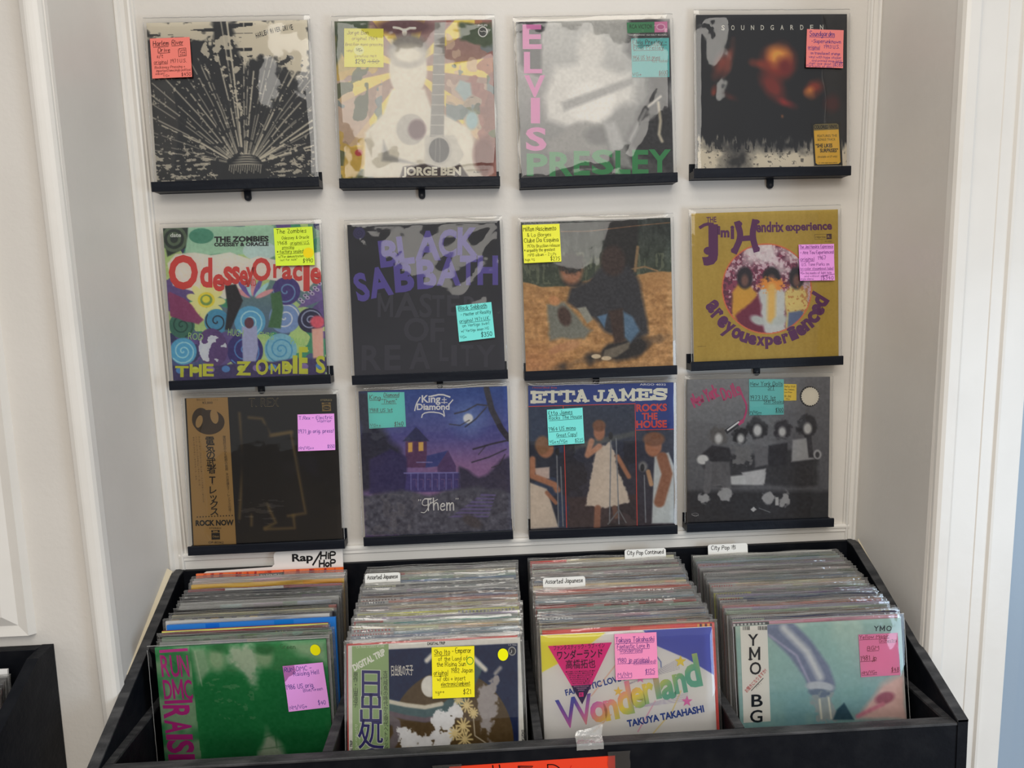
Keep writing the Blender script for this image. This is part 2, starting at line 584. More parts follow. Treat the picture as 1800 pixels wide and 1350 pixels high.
class Paint:
    """soft-edged printed picture: colours over a fine grid, in sheet coordinates"""

    def __init__(s, sheet, base, N=240, seed=0):
        s.sh, s.N = sheet, N
        g = np.linspace(0, 1, N)
        U, Vv = np.meshgrid(g, g)
        q = np.stack([U, Vv, np.ones_like(U)], -1) @ sheet.hi.T
        s.X, s.Y = q[..., 0] / q[..., 2], q[..., 1] / q[..., 2]
        s.U, s.V = U, Vv
        s.img = np.tile(np.array(base, float), (N, N, 1))
        s.aa = sheet.unit * sheet.W / N
        s.seed = seed

    def noise(s, sx, sy=None, seed=0, octv=3):
        sy = sy or sx
        out = np.zeros((s.N, s.N))
        amp, tot = 1.0, 0
        for o in range(octv):
            rg = np.random.RandomState(s.seed * 77 + seed * 13 + o)
            nx, ny = max(2, int(sx * 2 ** o)), max(2, int(sy * 2 ** o))
            G = rg.rand(ny + 2, nx + 2)
            fx, fy = s.U * nx, s.V * ny
            ix, iy = fx.astype(int), fy.astype(int)
            tx, ty = fx - ix, fy - iy
            tx, ty = tx * tx * (3 - 2 * tx), ty * ty * (3 - 2 * ty)
            a = G[iy, ix] * (1 - tx) + G[iy, ix + 1] * tx
            b = G[iy + 1, ix] * (1 - tx) + G[iy + 1, ix + 1] * tx
            out += amp * (a * (1 - ty) + b * ty)
            tot += amp
            amp *= .5
        return out / tot

    def mix(s, a, col):
        a = np.clip(a, 0, 1)[..., None]
        s.img = s.img * (1 - a) + np.asarray(col, float) * a

    def ell(s, cx, cy, rx, ry, col, ang=0.0, soft=None, a=1.0, mod=None):
        c, sn = math.cos(ang), math.sin(ang)
        dx, dy = s.X - cx, s.Y - cy
        x, y = (dx * c + dy * sn) / rx, (-dx * sn + dy * c) / ry
        d = (np.sqrt(x * x + y * y) - 1) * min(rx, ry)
        if mod is not None:
            d = d + mod
        w = soft or s.aa
        s.mix(a * (.5 - d / w), col)

    def sd(s, pts):
        P = np.asarray(pts, float)
        ins = np.zeros(s.X.shape, bool)
        dd = np.full(s.X.shape, 1e9)
        n = len(P)
        for i in range(n):
            (x0, y0), (x1, y1) = P[i], P[(i + 1) % n]
            ex, ey = x1 - x0, y1 - y0
            t = np.clip(((s.X - x0) * ex + (s.Y - y0) * ey) / max(ex * ex + ey * ey, 1e-9), 0, 1)
            dd = np.minimum(dd, np.hypot(s.X - x0 - t * ex, s.Y - y0 - t * ey))
            if y0 != y1:
                c = (y0 > s.Y) != (y1 > s.Y)
                ins ^= c & (s.X < (x1 - x0) * (s.Y - y0) / (y1 - y0) + x0)
        return np.where(ins, -dd, dd)

    def poly(s, pts, col, soft=None, a=1.0, mod=None):
        d = s.sd(pts)
        if mod is not None:
            d = d + mod
        s.mix(a * (.5 - d / (soft or s.aa)), col)

    def line(s, pts, w, col, soft=None, a=1.0):
        dd = np.full(s.X.shape, 1e9)
        for (x0, y0), (x1, y1) in zip(pts[:-1], pts[1:]):
            ex, ey = x1 - x0, y1 - y0
            t = np.clip(((s.X - x0) * ex + (s.Y - y0) * ey) / max(ex * ex + ey * ey, 1e-9), 0, 1)
            dd = np.minimum(dd, np.hypot(s.X - x0 - t * ex, s.Y - y0 - t * ey))
        s.mix(a * (.5 - (dd - w / 2) / (soft or s.aa)), col)

    def spiral(s, cx, cy, r, turns, w, col, ph=0.0):
        pts = [(cx + r * t / 40 * math.cos(ph + 2 * PI * turns * t / 40), cy + r * t / 40 * math.sin(ph + 2 * PI * turns * t / 40)) for t in range(2, 41)]
        s.line(pts, w, col)

    def grade(s, top, bot, y0, y1):
        t = np.clip((s.Y - y0) / (y1 - y0), 0, 1)[..., None]
        s.img = np.asarray(top, float) * (1 - t) + np.asarray(bot, float) * t

    def grain(s, amt, sx=60, seed=9):
        n = s.noise(sx, sx, seed, 2) - .5
        s.img = np.clip(s.img + n[..., None] * amt, 0, 255)

    def finish(s, lift=0.0):
        N = s.N
        sh = s.sh
        v = np.stack([(s.U - .5) * sh.W, np.full(s.U.shape, sh.y - lift), (1 - s.V) * sh.H], -1).reshape(-1, 3)
        i = np.arange(N * (N - 1)).reshape(N - 1, N)[:, :-1]
        f = np.stack([i, i + N, i + N + 1, i + 1], -1).reshape(-1, 4).tolist()
        sh.mb.add(v, f, alb(s.img.reshape(-1, 3)))


# ================================================================== the setting
WALL_Y = 0.025
Z0, Z1 = -1.62, 1.45


def strip(mb, pts, k=0.0, z0=Z0, z1=Z1):
    """moulding outline (x, y) run up the wall, leaning k metres per metre"""
    n = len(pts)
    vs = [(x + k * z0, y, z0) for x, y in pts] + [(x + k * z1, y, z1) for x, y in pts]
    fs = [(i, (i + 1) % n, n + (i + 1) % n, n + i) for i in range(n)] + [tuple(range(n - 1, -1, -1)), tuple(range(n, 2 * n))]
    mb.add(vs, fs)


KL, KR = -0.0125, 0.0263
mb = MB(); mb.box(-0.72, 0.90, WALL_Y, WALL_Y + 0.1, Z0, Z1)
struct('wall_back', mb, M_WALL)
mb = MB(); strip(mb, [(-0.6868, WALL_Y), (-0.6775, -0.242), (-0.6790, -0.248), (-0.687, -0.25), (-0.705, -0.25), (-0.705, WALL_Y)], KL)
struct('wall_left', mb, M_WALL)
mb = MB(); strip(mb, [(0.8386, WALL_Y), (0.8345, -0.242), (0.8365, -0.248), (0.848, -0.25), (0.90, -0.25), (0.90, WALL_Y)], KR)
struct('wall_right', mb, M_WALL)
mb = MB(); mb.box(-2.6, -0.70, -0.245, -0.15, Z0, Z1)
struct('wall_left_outer', mb, M_WALL)
# rounded casing bead up the left corner
mb = MB()
pts = [(-0.6778, -0.240), (-0.6790, -0.253), (-0.682, -0.2595), (-0.688, -0.263)] + [(-0.694 - 0.0035 * i, -0.2645 - 0.0008 * math.sin(i)) for i in range(3)] + [(-0.709, -0.262), (-0.7135, -0.256), (-0.7145, -0.2452)]
strip(mb, pts, -0.0165)
struct('trim_1', mb, M_TRIM)
# right casing: bead, flat, thin raised edge
mb = MB(); strip(mb, [(0.8348, -0.241), (0.8358, -0.254), (0.839, -0.260), (0.845, -0.263), (0.862, -0.2635), (0.8675, -0.260), (0.869, -0.2505)], 0.0225)
struct('trim_2', mb, M_TRIM)
mb = MB(); strip(mb, [(0.8680, -0.2), (0.8680, -0.254), (0.917, -0.254), (0.9185, -0.2555), (0.940, -0.2555), (0.943, -0.260), (0.9475, -0.2605), (0.949, -0.256), (0.994, -0.254), (0.998, -0.249), (0.998, -0.1)], 0.022)
struct('trim_3', mb, M_TRIM)
mb = MB(); strip(mb, [(0.996, -0.1), (0.996, -0.240), (1.04, -0.240), (1.044, -0.234), (1.16, -0.234), (1.16, -0.1)], 0.03)
struct('door_1', mb, M_BLUE)
# inside corner mouldings of the alcove and the rail along its foot
mb = MB(); strip(mb, [(-0.6865, WALL_Y + .002), (-0.6865, 0.0125), (-0.684, 0.0105), (-0.679, 0.0115), (-0.676, 0.0165), (-0.668, 0.0175), (-0.660, 0.0140), (-0.6565, 0.0150), (-0.655, 0.021), (-0.6515, 0.0205), (-0.650, WALL_Y + .002)], KL, -0.56)
struct('trim_4', mb, M_TRIM)
mb = MB(); strip(mb, [(0.8384, WALL_Y + .002), (0.8384, 0.0125), (0.836, 0.0105), (0.832, 0.0115), (0.830, 0.0165), (0.823, 0.0170), (0.8195, 0.0140), (0.817, 0.0160), (0.8155, 0.021), (0.813, 0.0205), (0.812, WALL_Y + .002)], KR, -0.56)
struct('trim_5', mb, M_TRIM)
mb = MB(); mb.prism([(WALL_Y + .002, -0.519), (0.018, -0.519), (0.0145, -0.523), (0.0145, -0.527), (0.0185, -0.529), (0.0165, -0.535), (0.0195, -0.538), (0.0195, -0.62), (WALL_Y + .002, -0.62)], 0, -0.66, 0.81)
struct('trim_6', mb, M_TRIM)
# raised panel with a bevelled edge on the outer wall
mb = MB()
x1, zb, b = -0.808, -0.566, 0.022
vs = [(-1.6, -0.2449, zb), (x1, -0.2449, zb), (x1 - .012, -0.2449, Z1), (-1.6, -0.2449, Z1),
      (-1.6, -0.262, zb + .004), (x1 - .004, -0.262, zb + .004), (x1 - .016, -0.262, Z1), (-1.6, -0.262, Z1),
      (-1.6, -0.258, zb + b), (x1 - b, -0.258, zb + b), (x1 - b - .012, -0.258, Z1), (-1.6, -0.258, Z1),
      (-1.6, -0.268, zb + b + .02), (x1 - b - .02, -0.268, zb + b + .02), (x1 - b - .032, -0.268, Z1), (-1.6, -0.268, Z1)]
fs = []
for r in range(3):
    a = 4 * r
    fs += [(a, a + 1, a + 5, a + 4), (a + 1, a + 2, a + 6, a + 5), (a + 2, a + 3, a + 7, a + 6)]
fs.append((12, 13, 14, 15))
mb.add(vs, fs)
struct('trim_7', mb, M_TRIM)
mb = MB(); mb.box(-7, 6, -16, 0.2, Z0 - 0.05, Z0)
struct('floor', mb, M_FLOOR)

# ================================================================== ledges on the wall
#            cx       cz(bottom) roll
WALL = [(-0.4743, 0.2532, 0.0058), (-0.1096, 0.2491, -0.0040), (0.2556, 0.2454, 0.0060), (0.6203, 0.2527, -0.0078),
        (-0.4753, -0.1451, 0.0051), (-0.1046, -0.1478, 0.0034), (0.2534, -0.1511, 0.0021), (0.6116, -0.1430, 0.0025),
        (-0.4644, -0.4969, -0.0077), (-0.1010, -0.4939, 0.0001), (0.2538, -0.4965, -0.0136), (0.5958, -0.4959, -0.0157)]
# ledge ends left and right of the record's middle, where the tab hangs
LEDGE = [(-0.1645, 0.165, 0.012), (-0.1595, 0.1635, 0.0025), (-0.161, 0.1625, 0.0), (-0.168, 0.161, 0.005),
         (-0.162, 0.166, 0.013), (-0.161, 0.162, 0.018), (-0.161, 0.162, -0.005), (-0.166, 0.162, -0.012),
         (-0.163, 0.164, 0), (-0.159, 0.159, 0), (-0.161, 0.161, 0), (-0.160, 0.165, 0)]


def rolled(cx, y, cz, a, lean=0.0):
    X = Vector((math.cos(a), 0, math.sin(a)))
    Zv = Vector((-math.sin(a) * math.cos(lean), math.sin(lean), math.cos(a) * math.cos(lean)))
    Y = Zv.cross(X)
    m = Matrix((X, Y, Zv)).transposed().to_4x4()
    m.translation = Vector((cx, y, cz))
    return m


LOOK = ['black and cream sunburst record', 'yellow rays and pale figure record', 'pink and green lettered record', 'dark red smoke record',
        'psychedelic swirl record', 'purple lettered black record', 'sandy hillside record', 'gold record with a round picture',
        'black record with gold paper strip', 'blue moonlit night record', 'blue banded three panel record', 'grey record with pink script']


def ledge(i):
    cx, cz, a = WALL[i]
    x0, x1, tx = LEDGE[i]
    ra = [0.012, -0.014, 0.020, -0.002, 0.012, 0.008, 0.010, 0.012, 0.010, 0.008, -0.004, 0.0][i] * 0.5 + a * 0.5
    t = thing('picture_ledge', 'black wooden ledge holding the ' + LOOK[i], 'ledge', rolled(cx, 0, cz - 0.0009 - abs(ra - a) * .17, ra), 'record display ledges')
    mb = MB(); mb.box(x0, x1, -0.0078, 0.0195, -0.0145, 0.0, bev=0.0008)
    fix_normals(mb.build('shelf_board', M_LEDGE, t, False))
    mb = MB(); mb.box(x0 - .0002, x1 + .0002, -0.0138, -0.0079, -0.0152, 0.0042, bev=0.0012)
    fix_normals(mb.build('front_lip', M_LEDGE, t, False))
    mb = MB(); mb.box(x0 + .0002, x1 - .0002, 0.0196, WALL_Y - .0004, -0.0150, 0.019, bev=0.001)
    fix_normals(mb.build('back_plate', M_LEDGE, t, False))
    if tx:
        mb = MB()
        n = 10
        pts = [(tx - .0068, -0.0145), (tx + .0068, -0.0145)] + [(tx + .0068 * math.cos(PI * k / n), -0.0275 - .0066 * math.sin(PI * k / n)) for k in range(n + 1)]
        mb.prism(pts, 1, 0.0195, WALL_Y - .0003)
        tab = fix_normals(mb.build('hanging_tab', M_LEDGE, t, False))
        mb = MB()
        pts = [(tx + .0026 * math.cos(2 * PI * k / 14), -0.0265 + .0026 * math.sin(2 * PI * k / 14)) for k in range(14)]
        mb.prism(pts, 1, 0.0188, 0.0196)
        fix_normals(mb.build('screw', M_METAL, tab, False))


for i in range(12):
    ledge(i)

# ================================================================== the record bins
BX0, BX1, BYF, BYB, BZT = -0.668, 0.821, -0.378, 0.019, -0.750
DIV = [(-0.668 + .018, -0.650 + .014), (-0.289, -0.273), (0.0705, 0.0845), (0.421, 0.4365), (0.789, 0.803)]
bin_ = thing('record_bin', 'long black four section record bin below the wall of records', 'record bin', Matrix.Translation((0.075, -0.18, -1.25)))


def binpart(mb, name, mat):
    o = fix_normals(mb.build(name, mat, None, False))
    o.parent = bin_
    o.matrix_parent_inverse = Matrix.Translation((0.075, -0.18, -1.25)).inverted()
    return o


for x0, x1 in ((BX0, BX0 + .018), (BX1 - .018, BX1)):
    mb = MB(); mb.prism([(BYB, -0.5535), (-0.012, -0.5565), (BYF - .002, -0.744), (BYF - .002, -1.25), (BYB, -1.25)], 0, x0, x1)
    binpart(mb, 'side_panel', M_BLACK)
    mb = MB(); mb.prism([(BYB, -0.5534), (-0.012, -0.5564), (BYF - .002, -0.7439), (BYF - .002, -0.7475), (-0.013, -0.5595), (BYB, -0.5565)], 0, x0 - .0004, x1 + .0004)
    binpart(mb, 'worn_edge', M_RAIL)
mb = MB(); mb.box(BX0 + .018, BX1 - .018, 0.009, BYB, -1.24, -0.5555)
binpart(mb, 'back_panel', M_BLACK)
mb = MB(); mb.box(BX0 + .018, BX1 - .018, BYF, BYF + .020, -1.25, BZT - .005)
binpart(mb, 'front_panel', M_BLACK)
mb = MB(); mb.box(BX0 + .016, BX1 - .016, BYF - .0006, BYF + .0206, BZT - .005, BZT, bev=.0012)
binpart(mb, 'front_rail', M_RAIL)
for x0, x1 in DIV:
    mb = MB(); mb.box(x0, x1, BYF + .0205, 0.0088, -1.0, BZT - .0005)
    d = binpart(mb, 'divider', M_BLACK)
    mb = MB(); mb.box(x0 - .0003, x1 + .0003, BYF + .0207, 0.0086, BZT - .004, BZT + .0005)
    e = fix_normals(mb.build('worn_edge', M_RAIL, d, False))
# cream caulk along the edge that meets the alcove wall
for sx, x0, x1, y0 in ((-1, BX0 - .014, BX0 - .0006, -0.222), (1, BX1 + .0006, BX1 + .0065, -0.235)):
    mb = MB()
    pts = []
    n = 24
    for k in range(n + 1):
        y = 0.0 + (y0 - 0.0) * k / n
        z = -0.5565 - (-0.012 - y) * (0.1875 / 0.368)
        w = 0.5 + 0.5 * math.sin(k * 1.9) * 0.3
        a = x1 if sx < 0 else x0
        b = (x0 + .006 * (k / n)) if sx < 0 else x1
        pts += [(a, y, z - .001), ((a + b) / 2, y, z + .003 + .0008 * w), (b, y, z + .008 + .001 * w), (b, y, z - .003)]
    fs = []
    for k in range(n):
        for j in range(4):
            fs.append((4 * k + j, 4 * k + (j + 1) % 4, 4 * k + 4 + (j + 1) % 4, 4 * k + 4 + j))
    fs += [(0, 1, 2, 3), (4 * n + 3, 4 * n + 2, 4 * n + 1, 4 * n)]
    mb.add(pts, fs)
    c = binpart(mb, 'caulk_line', M_CAULK)
    if sx < 0: c['label'] = 'cream caulk along the left side panel'

# neighbour bin on the left
nb = thing('record_bin', 'black record bin at the lower left edge, mostly out of frame', 'record bin', Matrix.Translation((-1.2, -0.33, -1.25)))


def nbpart(mb, name, mat):
    o = fix_normals(mb.build(name, mat, None, False))
    o.parent = nb
    o.matrix_parent_inverse = Matrix.Translation((-1.2, -0.33, -1.25)).inverted()
    return o


prof = [(-0.2462, -0.5865), (-0.292, -0.5905), (-0.40, -0.655), (-0.63, -0.79), (-0.63, -1.25), (-0.2462, -1.25)]
for x0, x1 in ((-0.800, -0.780), (-1.62, -1.60)):
    mb = MB(); mb.prism(prof, 0, x0, x1)
    nbpart(mb, 'side_panel', M_BLACK)
mb = MB(); mb.box(-1.60, -0.80, -0.266, -0.2462, -1.25, -0.5872)
nbpart(mb, 'back_panel', M_BLACK)
mb = MB(); mb.box(-1.60, -0.80, -0.63, -0.61, -1.25, -0.79)
nbpart(mb, 'front_panel', M_BLACK)
mb = MB(); mb.box(-1.60, -0.80, -0.61, -0.266, -1.0, -0.98)
nbpart(mb, 'floor_board', M_BLACK)

# ================================================================== sleeved records
JW, JH, JT = 0.314, 0.3125, 0.004


def sleeve_front(name, W, H, y, parent, seed, amp=1.0, over=(0.0055, 0.0055, 0.009), N=44, mats=None, seams=True, top_wave=0.0):
    """clear outer sleeve: one softly buckled film in front, welded seams left, right and top"""
    rg = random.Random(seed)
    l, r, t = over
    w = []
    for A, lam in ((0.00055, 0.19), (0.00030, 0.11), (0.00010, 0.05), (0.00004, 0.028)):
        for _ in range(2):
            th = rg.uniform(0, PI)
            w.append((A * amp * rg.uniform(.5, 1), 2 * PI / (lam * rg.uniform(.8, 1.3)), math.cos(th), math.sin(th), rg.uniform(0, 6.3)))
    u = np.linspace(-W / 2 - l, W / 2 + r, N)
    v = np.linspace(0.0004, H + t, N)
    X, Z = np.meshgrid(u, v)
    D = np.zeros_like(X)
    for A, k, c, s_, ph in w:
        D += A * np.sin(k * (X * c + Z * s_) + ph)
    # creases fanning from the top corners
    for sx in (-1, 1):
        dx, dz = X - sx * W / 2, Z - H
        rr = np.hypot(dx, dz) + 1e-5
        an = np.arctan2(-dz, -sx * dx)
        D += 0.0005 * amp * np.sin(an * 9 + rg.uniform(0, 6)) * np.exp(-rr / 0.045)
    D = np.clip(D, -0.0011, 0.0013)
    edge = np.clip(np.minimum(np.minimum(X + W / 2 + l, W / 2 + r - X), H + t - Z) / 0.006, 0, 1)
    Y = y - D * edge * np.clip((Z - .006) / .02, 0, 1) + (1 - edge) * 0.0022
    if top_wave:
        Z = Z + top_wave * np.sin(X * 60 + rg.uniform(0, 6)) * np.clip((Z - H) / t, 0, 1)
    mb = MB()
    idx = np.arange(N * N).reshape(N, N)
    f = np.stack([idx[:-1, :-1], idx[:-1, 1:], idx[1:, 1:], idx[1:, :-1]], -1).reshape(-1, 4).tolist()
    mb.add(np.stack([X, Y, Z], -1).reshape(-1, 3), f, smooth=True)
    if seams:
        for pts in ([(u[0], v_, ) for v_ in v[::2]], [(u[-1], v_) for v_ in v[::2]]):
            mb.tube([(a + rg.uniform(-.0003, .0003), y + .0022, b) for a, b in pts], 0.0007, 5, mi=1)
        mb.tube([(a, y + .0022 + rg.uniform(-.0006, .0006), v[-1] + rg.uniform(-.0003, .0003)) for a in u], 0.0008, 5, mi=1)
    return mb.build(name, mats or [M_FILM, M_FILM_EDGE], parent, False)


def note(root, sh, corners, col, lines, inside=False, ink=(28, 26, 32), curl=0.003, extras=None, name='price_note', label=None, lw=None, rot=0.0, dry=0.0047):
    """square paper note with hand lettering; corners in the sheet's own coordinates (tl, tr, br, bl)"""
    mb = MB()
    y = -0.0012 if inside else -dry
    cs = [sh_c for sh_c in corners]
    s = Sheet(mb, sh.src, sh.W, sh.H, sh.vb, y, len(lines) * 7 + int(cs[0][0]))
    tl, tr, br, bl = [np.array(q, float) for q in cs]
    cz = 0.0 if inside else curl
    ax = (bl - tl) / np.dot(bl - tl, bl - tl)
    base = s.xyz

    def curled(P, lift=0.0):
        v = base(P, lift)
        t = np.clip((np.asarray(P, float).reshape(-1, 2) - tl) @ ax, 0, 1.05)
        v[:, 1] -= cz * t ** 2.2
        return v
    s.xyz = curled
    n = 7
    P, f = [], []
    for j in range(n):
        for i in range(n):
            a, b = i / (n - 1), j / (n - 1)
            P.append(tuple((tl * (1 - a) + tr * a) * (1 - b) + (bl * (1 - a) + br * a) * b))
    for j in range(n - 1):
        for i in range(n - 1):
            q = j * n + i
            f.append((q, q + n, q + n + 1, q + 1))
    s.put(P, f, col, 0.0)
    s.put(P, f, col, -0.0002)
    base_rot = math.atan2(tr[1] - tl[1], tr[0] - tl[0]) + rot
    for L in lines:
        txt, x, yy, h = L[:4]
        ul = L[4] if len(L) > 4 else 0
        fit = L[5] if len(L) > 5 else None
        c = L[6] if len(L) > 6 else ink
        s.hand(txt, x, yy, h, c, ul=ul, rot=base_rot, lift=0.00015, fit=fit, w=lw)
    if extras:
        extras(s)
    o = mb.build(name, M_PAPER, root)
    if label: o['label'] = label
    return o


def jacket(root, src, vb, base, art, seed, y0=0.0, T=JT, side=None, W=JW, H=JH, name='jacket', N=240):
    mb = MB()
    s = Sheet(mb, src, W, H, vb, y0, seed)
    s.src, s.vb = src, vb
    P = Paint(s, base, N, seed)
    art(s, P)
    P.finish()
    sd = alb(side if side is not None else base)
    x0, x1 = -W / 2, W / 2
    mb.box(x0, x1, y0 + .0001, y0 + T, 0, H, sd)
    o = mb.build(name, M_PRINT, root)
    return s, o


def scaled(pts, k=1.0):
    return [tuple(q) for q in pts]

# ================================================================== pictures printed on the wall records
# Only the lettering follows the photograph; the pictures are plain stand-ins of the same colours.
CREAM = (208, 201, 184)
INK = (30, 30, 34)


def art_rays(s, P):
    n1, n2 = P.noise(10, 14, 1), P.noise(26, 30, 2)
    P.poly([(30, 80), (1160, 60), (1160, 470), (1040, 500), (960, 400), (880, 330), (740, 350), (690, 420), (640, 260), (430, 215), (340, 230), (60, 215)], CREAM, 40, mod=(n2 - .5) * 170)
    st = P.noise(5, 40, 4)
    P.mix(np.where((st > .56) & (P.Y < 300) & (P.X < 760), 1, 0), (46, 48, 52))
    P.poly([(500, 90), (620, 110), (660, 250), (720, 400), (690, 900), (620, 980), (500, 700), (440, 500), (450, 300)], (44, 46, 50), 30, mod=(n1 - .5) * 120)
    P.mix(np.where((n2 > .58) & (np.hypot((P.X - 560) / 1.0, P.Y - 330) < 150), .9, 0), CREAM)
    P.mix(np.where((P.noise(40, 30, 6) > .64) & (np.abs(P.X - 640) < 60) & (P.Y > 480) & (P.Y < 760), .9, 0), CREAM)
    rg = random.Random(4)
    for k in range(36):
        a = math.radians(-170 + 160 * (k + rg.uniform(-.4, .4)) / 35)
        r1 = rg.uniform(600, 1150)
        ca, sa = math.cos(a), math.sin(a)
        j = rg.uniform(-.004, .004)
        x0, y0 = 715 + 120 * ca, 1060 + 70 * sa
        pts = [(x0, y0), (715 + r1 * .5 * math.cos(a + j), 1060 + r1 * .5 * sa), (715 + r1 * ca, 1060 + r1 * math.sin(a - j))]
        P.line(pts, rg.choice([4, 6, 9, 12]), CREAM, 7, a=rg.uniform(.7, 1))
    g = P.noise(60, 60, 8)
    P.mix(np.where((g > .74) & (P.Y > 480), .7, 0), CREAM)
    P.mix(np.where((P.noise(30, 70, 9) > .62) & (P.Y > 930) & (np.abs(P.X - 710) > 170), .8, 0), CREAM)
    P.mix(np.where((n2 < .36) & (P.Y > 330), .9, 0), (46, 48, 52))
    P.ell(712, 1120, 150, 110, (44, 46, 50), soft=10)
    for k in range(5):
        P.ell(724, 1000 + 17 * k, 30 + 14 * k, 9, CREAM, soft=8)
        P.ell(724, 1006 + 17 * k, 30 + 14 * k, 8, (44, 46, 50), soft=8)
    for k in range(15):
        x = 610 + 15 * k
        P.line([(x + 5, 1070), (x, 1105 + 10 * (k % 3))], 4, CREAM, 6)
    for k, ch in enumerate('HARLEM RIVER DRIVE'):
        x, y = 786 + k * 14.0, 216 - k * 3.4 - 10 * math.sin(k / 17 * PI)
        s.type(ch, x, y, 38 - 4 * math.sin(k / 17 * PI), INK, fit=None if ch in ' I' else 12, rot=-.22, bold=.012, sx=.5)


def art_figure(s, P):
    P.grade((150, 118, 118), (170, 150, 120), 90, 1150)
    for k in range(18):
        a = -PI + k * 2 * PI / 18
        if k % 2:
            P.poly([(600, 420), (600 + 900 * math.cos(a - .13), 420 + 900 * math.sin(a - .13)), (600 + 900 * math.cos(a + .13), 420 + 900 * math.sin(a + .13))], (226, 196, 96))
    n = P.noise(9, 9, 1)
    for (c, thr, sd, lo, hi) in (((72, 84, 66), .6, 2, 850, 1200), ((190, 168, 150), .6, 3, 0, 1200), ((110, 128, 134), .62, 4, 0, 1200), ((150, 92, 84), .64, 5, 800, 1200), ((188, 160, 70), .64, 6, 0, 480), ((70, 82, 60), .58, 7, 90, 330)):
        m = P.noise(7, 7, sd)
        edge = np.maximum(np.abs(P.X - 620) - 240, 0) / 200
        P.mix(np.where((m + .08 * np.clip(edge, 0, 1.6) > thr) & (P.X > lo) & (P.X < hi) & (np.abs(P.X - 630) > 210), .8, 0), c)
    P.ell(560, 140, 190, 55, (98, 66, 72), soft=30)
    P.line([(495, 145), (530, 150), (565, 165), (600, 150), (635, 150)], 16, (222, 216, 204))
    P.ell(566, 178, 16, 26, (222, 216, 204))
    P.poly([(100, 95), (330, 95), (330, 150), (150, 330), (100, 420)], (70, 84, 64), 30, mod=(n - .5) * 80)
    P.poly([(900, 95), (1150, 95), (1150, 300), (1050, 260), (940, 230)], (74, 88, 66), 30, mod=(n - .5) * 120)
    # pale upright form, generic
    pale, grey = (208, 203, 190), (152, 150, 146)
    P.poly([(480, 560), (700, 560), (740, 680), (1000, 830), (1080, 1150), (300, 1150), (310, 850), (430, 720)], pale, 20)
    P.ell(590, 430, 125, 190, pale, soft=16)
    P.ell(590, 300, 135, 110, (140, 136, 132), soft=40)
    P.ell(590, 330, 110, 60, pale, soft=50)
    P.poly([(430, 900), (470, 1000), (640, 1060), (420, 1040)], grey, 20)
    P.poly([(700, 870), (900, 870), (960, 1000), (900, 1100), (700, 1080)], (188, 184, 174), 14)
    P.ell(610, 830, 95, 105, (176, 172, 164), soft=10)
    P.ell(650, 830, 60, 70, (104, 72, 78), soft=14, a=.7)
    P.poly([(765, 110), (832, 110), (826, 880), (735, 880)], (134, 132, 128), 8)
    for k in range(11):
        P.line([(760 - k * 2, 190 + k * 68), (830, 190 + k * 68)], 5, (186, 182, 174))
    P.ell(795, 970, 82, 98, (176, 172, 164), soft=6)
    P.ell(795, 970, 66, 82, (58, 56, 58), soft=6)
    P.line([(775, 890), (770, 1060)], 3, (150, 146, 140)); P.line([(800, 890), (800, 1060)], 3, (150, 146, 140))
    P.poly([(560, 1080), (700, 1060), (860, 1100), (930, 1060), (990, 1150), (540, 1150)], (64, 52, 52), 12)
    P.poly([(900, 560), (930, 500), (1000, 520), (1010, 600), (960, 640)], (150, 170, 172), 16)
    P.poly([(185, 950), (300, 940), (305, 1060), (250, 1150), (160, 1150)], (188, 158, 66), 14)
    P.ell(268, 985, 24, 22, (170, 52, 54), soft=8)
    P.ell(1090, 1000, 70, 120, (116, 66, 58), soft=30)
    P.ell(1010, 770, 40, 62, (150, 178, 182), soft=16)
    P.grain(14, 50)
    s.type('PHILIPS', 1048, 139, 14, (225, 222, 215), fit=62, bold=.02)
    s.disc(1080, 176, 32, 36, (222, 219, 210))
    s.disc(1080, 176, 25, 29, (70, 72, 72), .0003)
    s.line([(1062, 170), (1074, 176), (1086, 170), (1098, 176)], 4, (222, 219, 210), .0004)
    s.type('JORGE BEN', 555, 1136, 54, (214, 208, 194), fit=385, bold=.05)
    s.type('ALBERY.', 1020, 1124, 14, (60, 56, 52), fit=62)


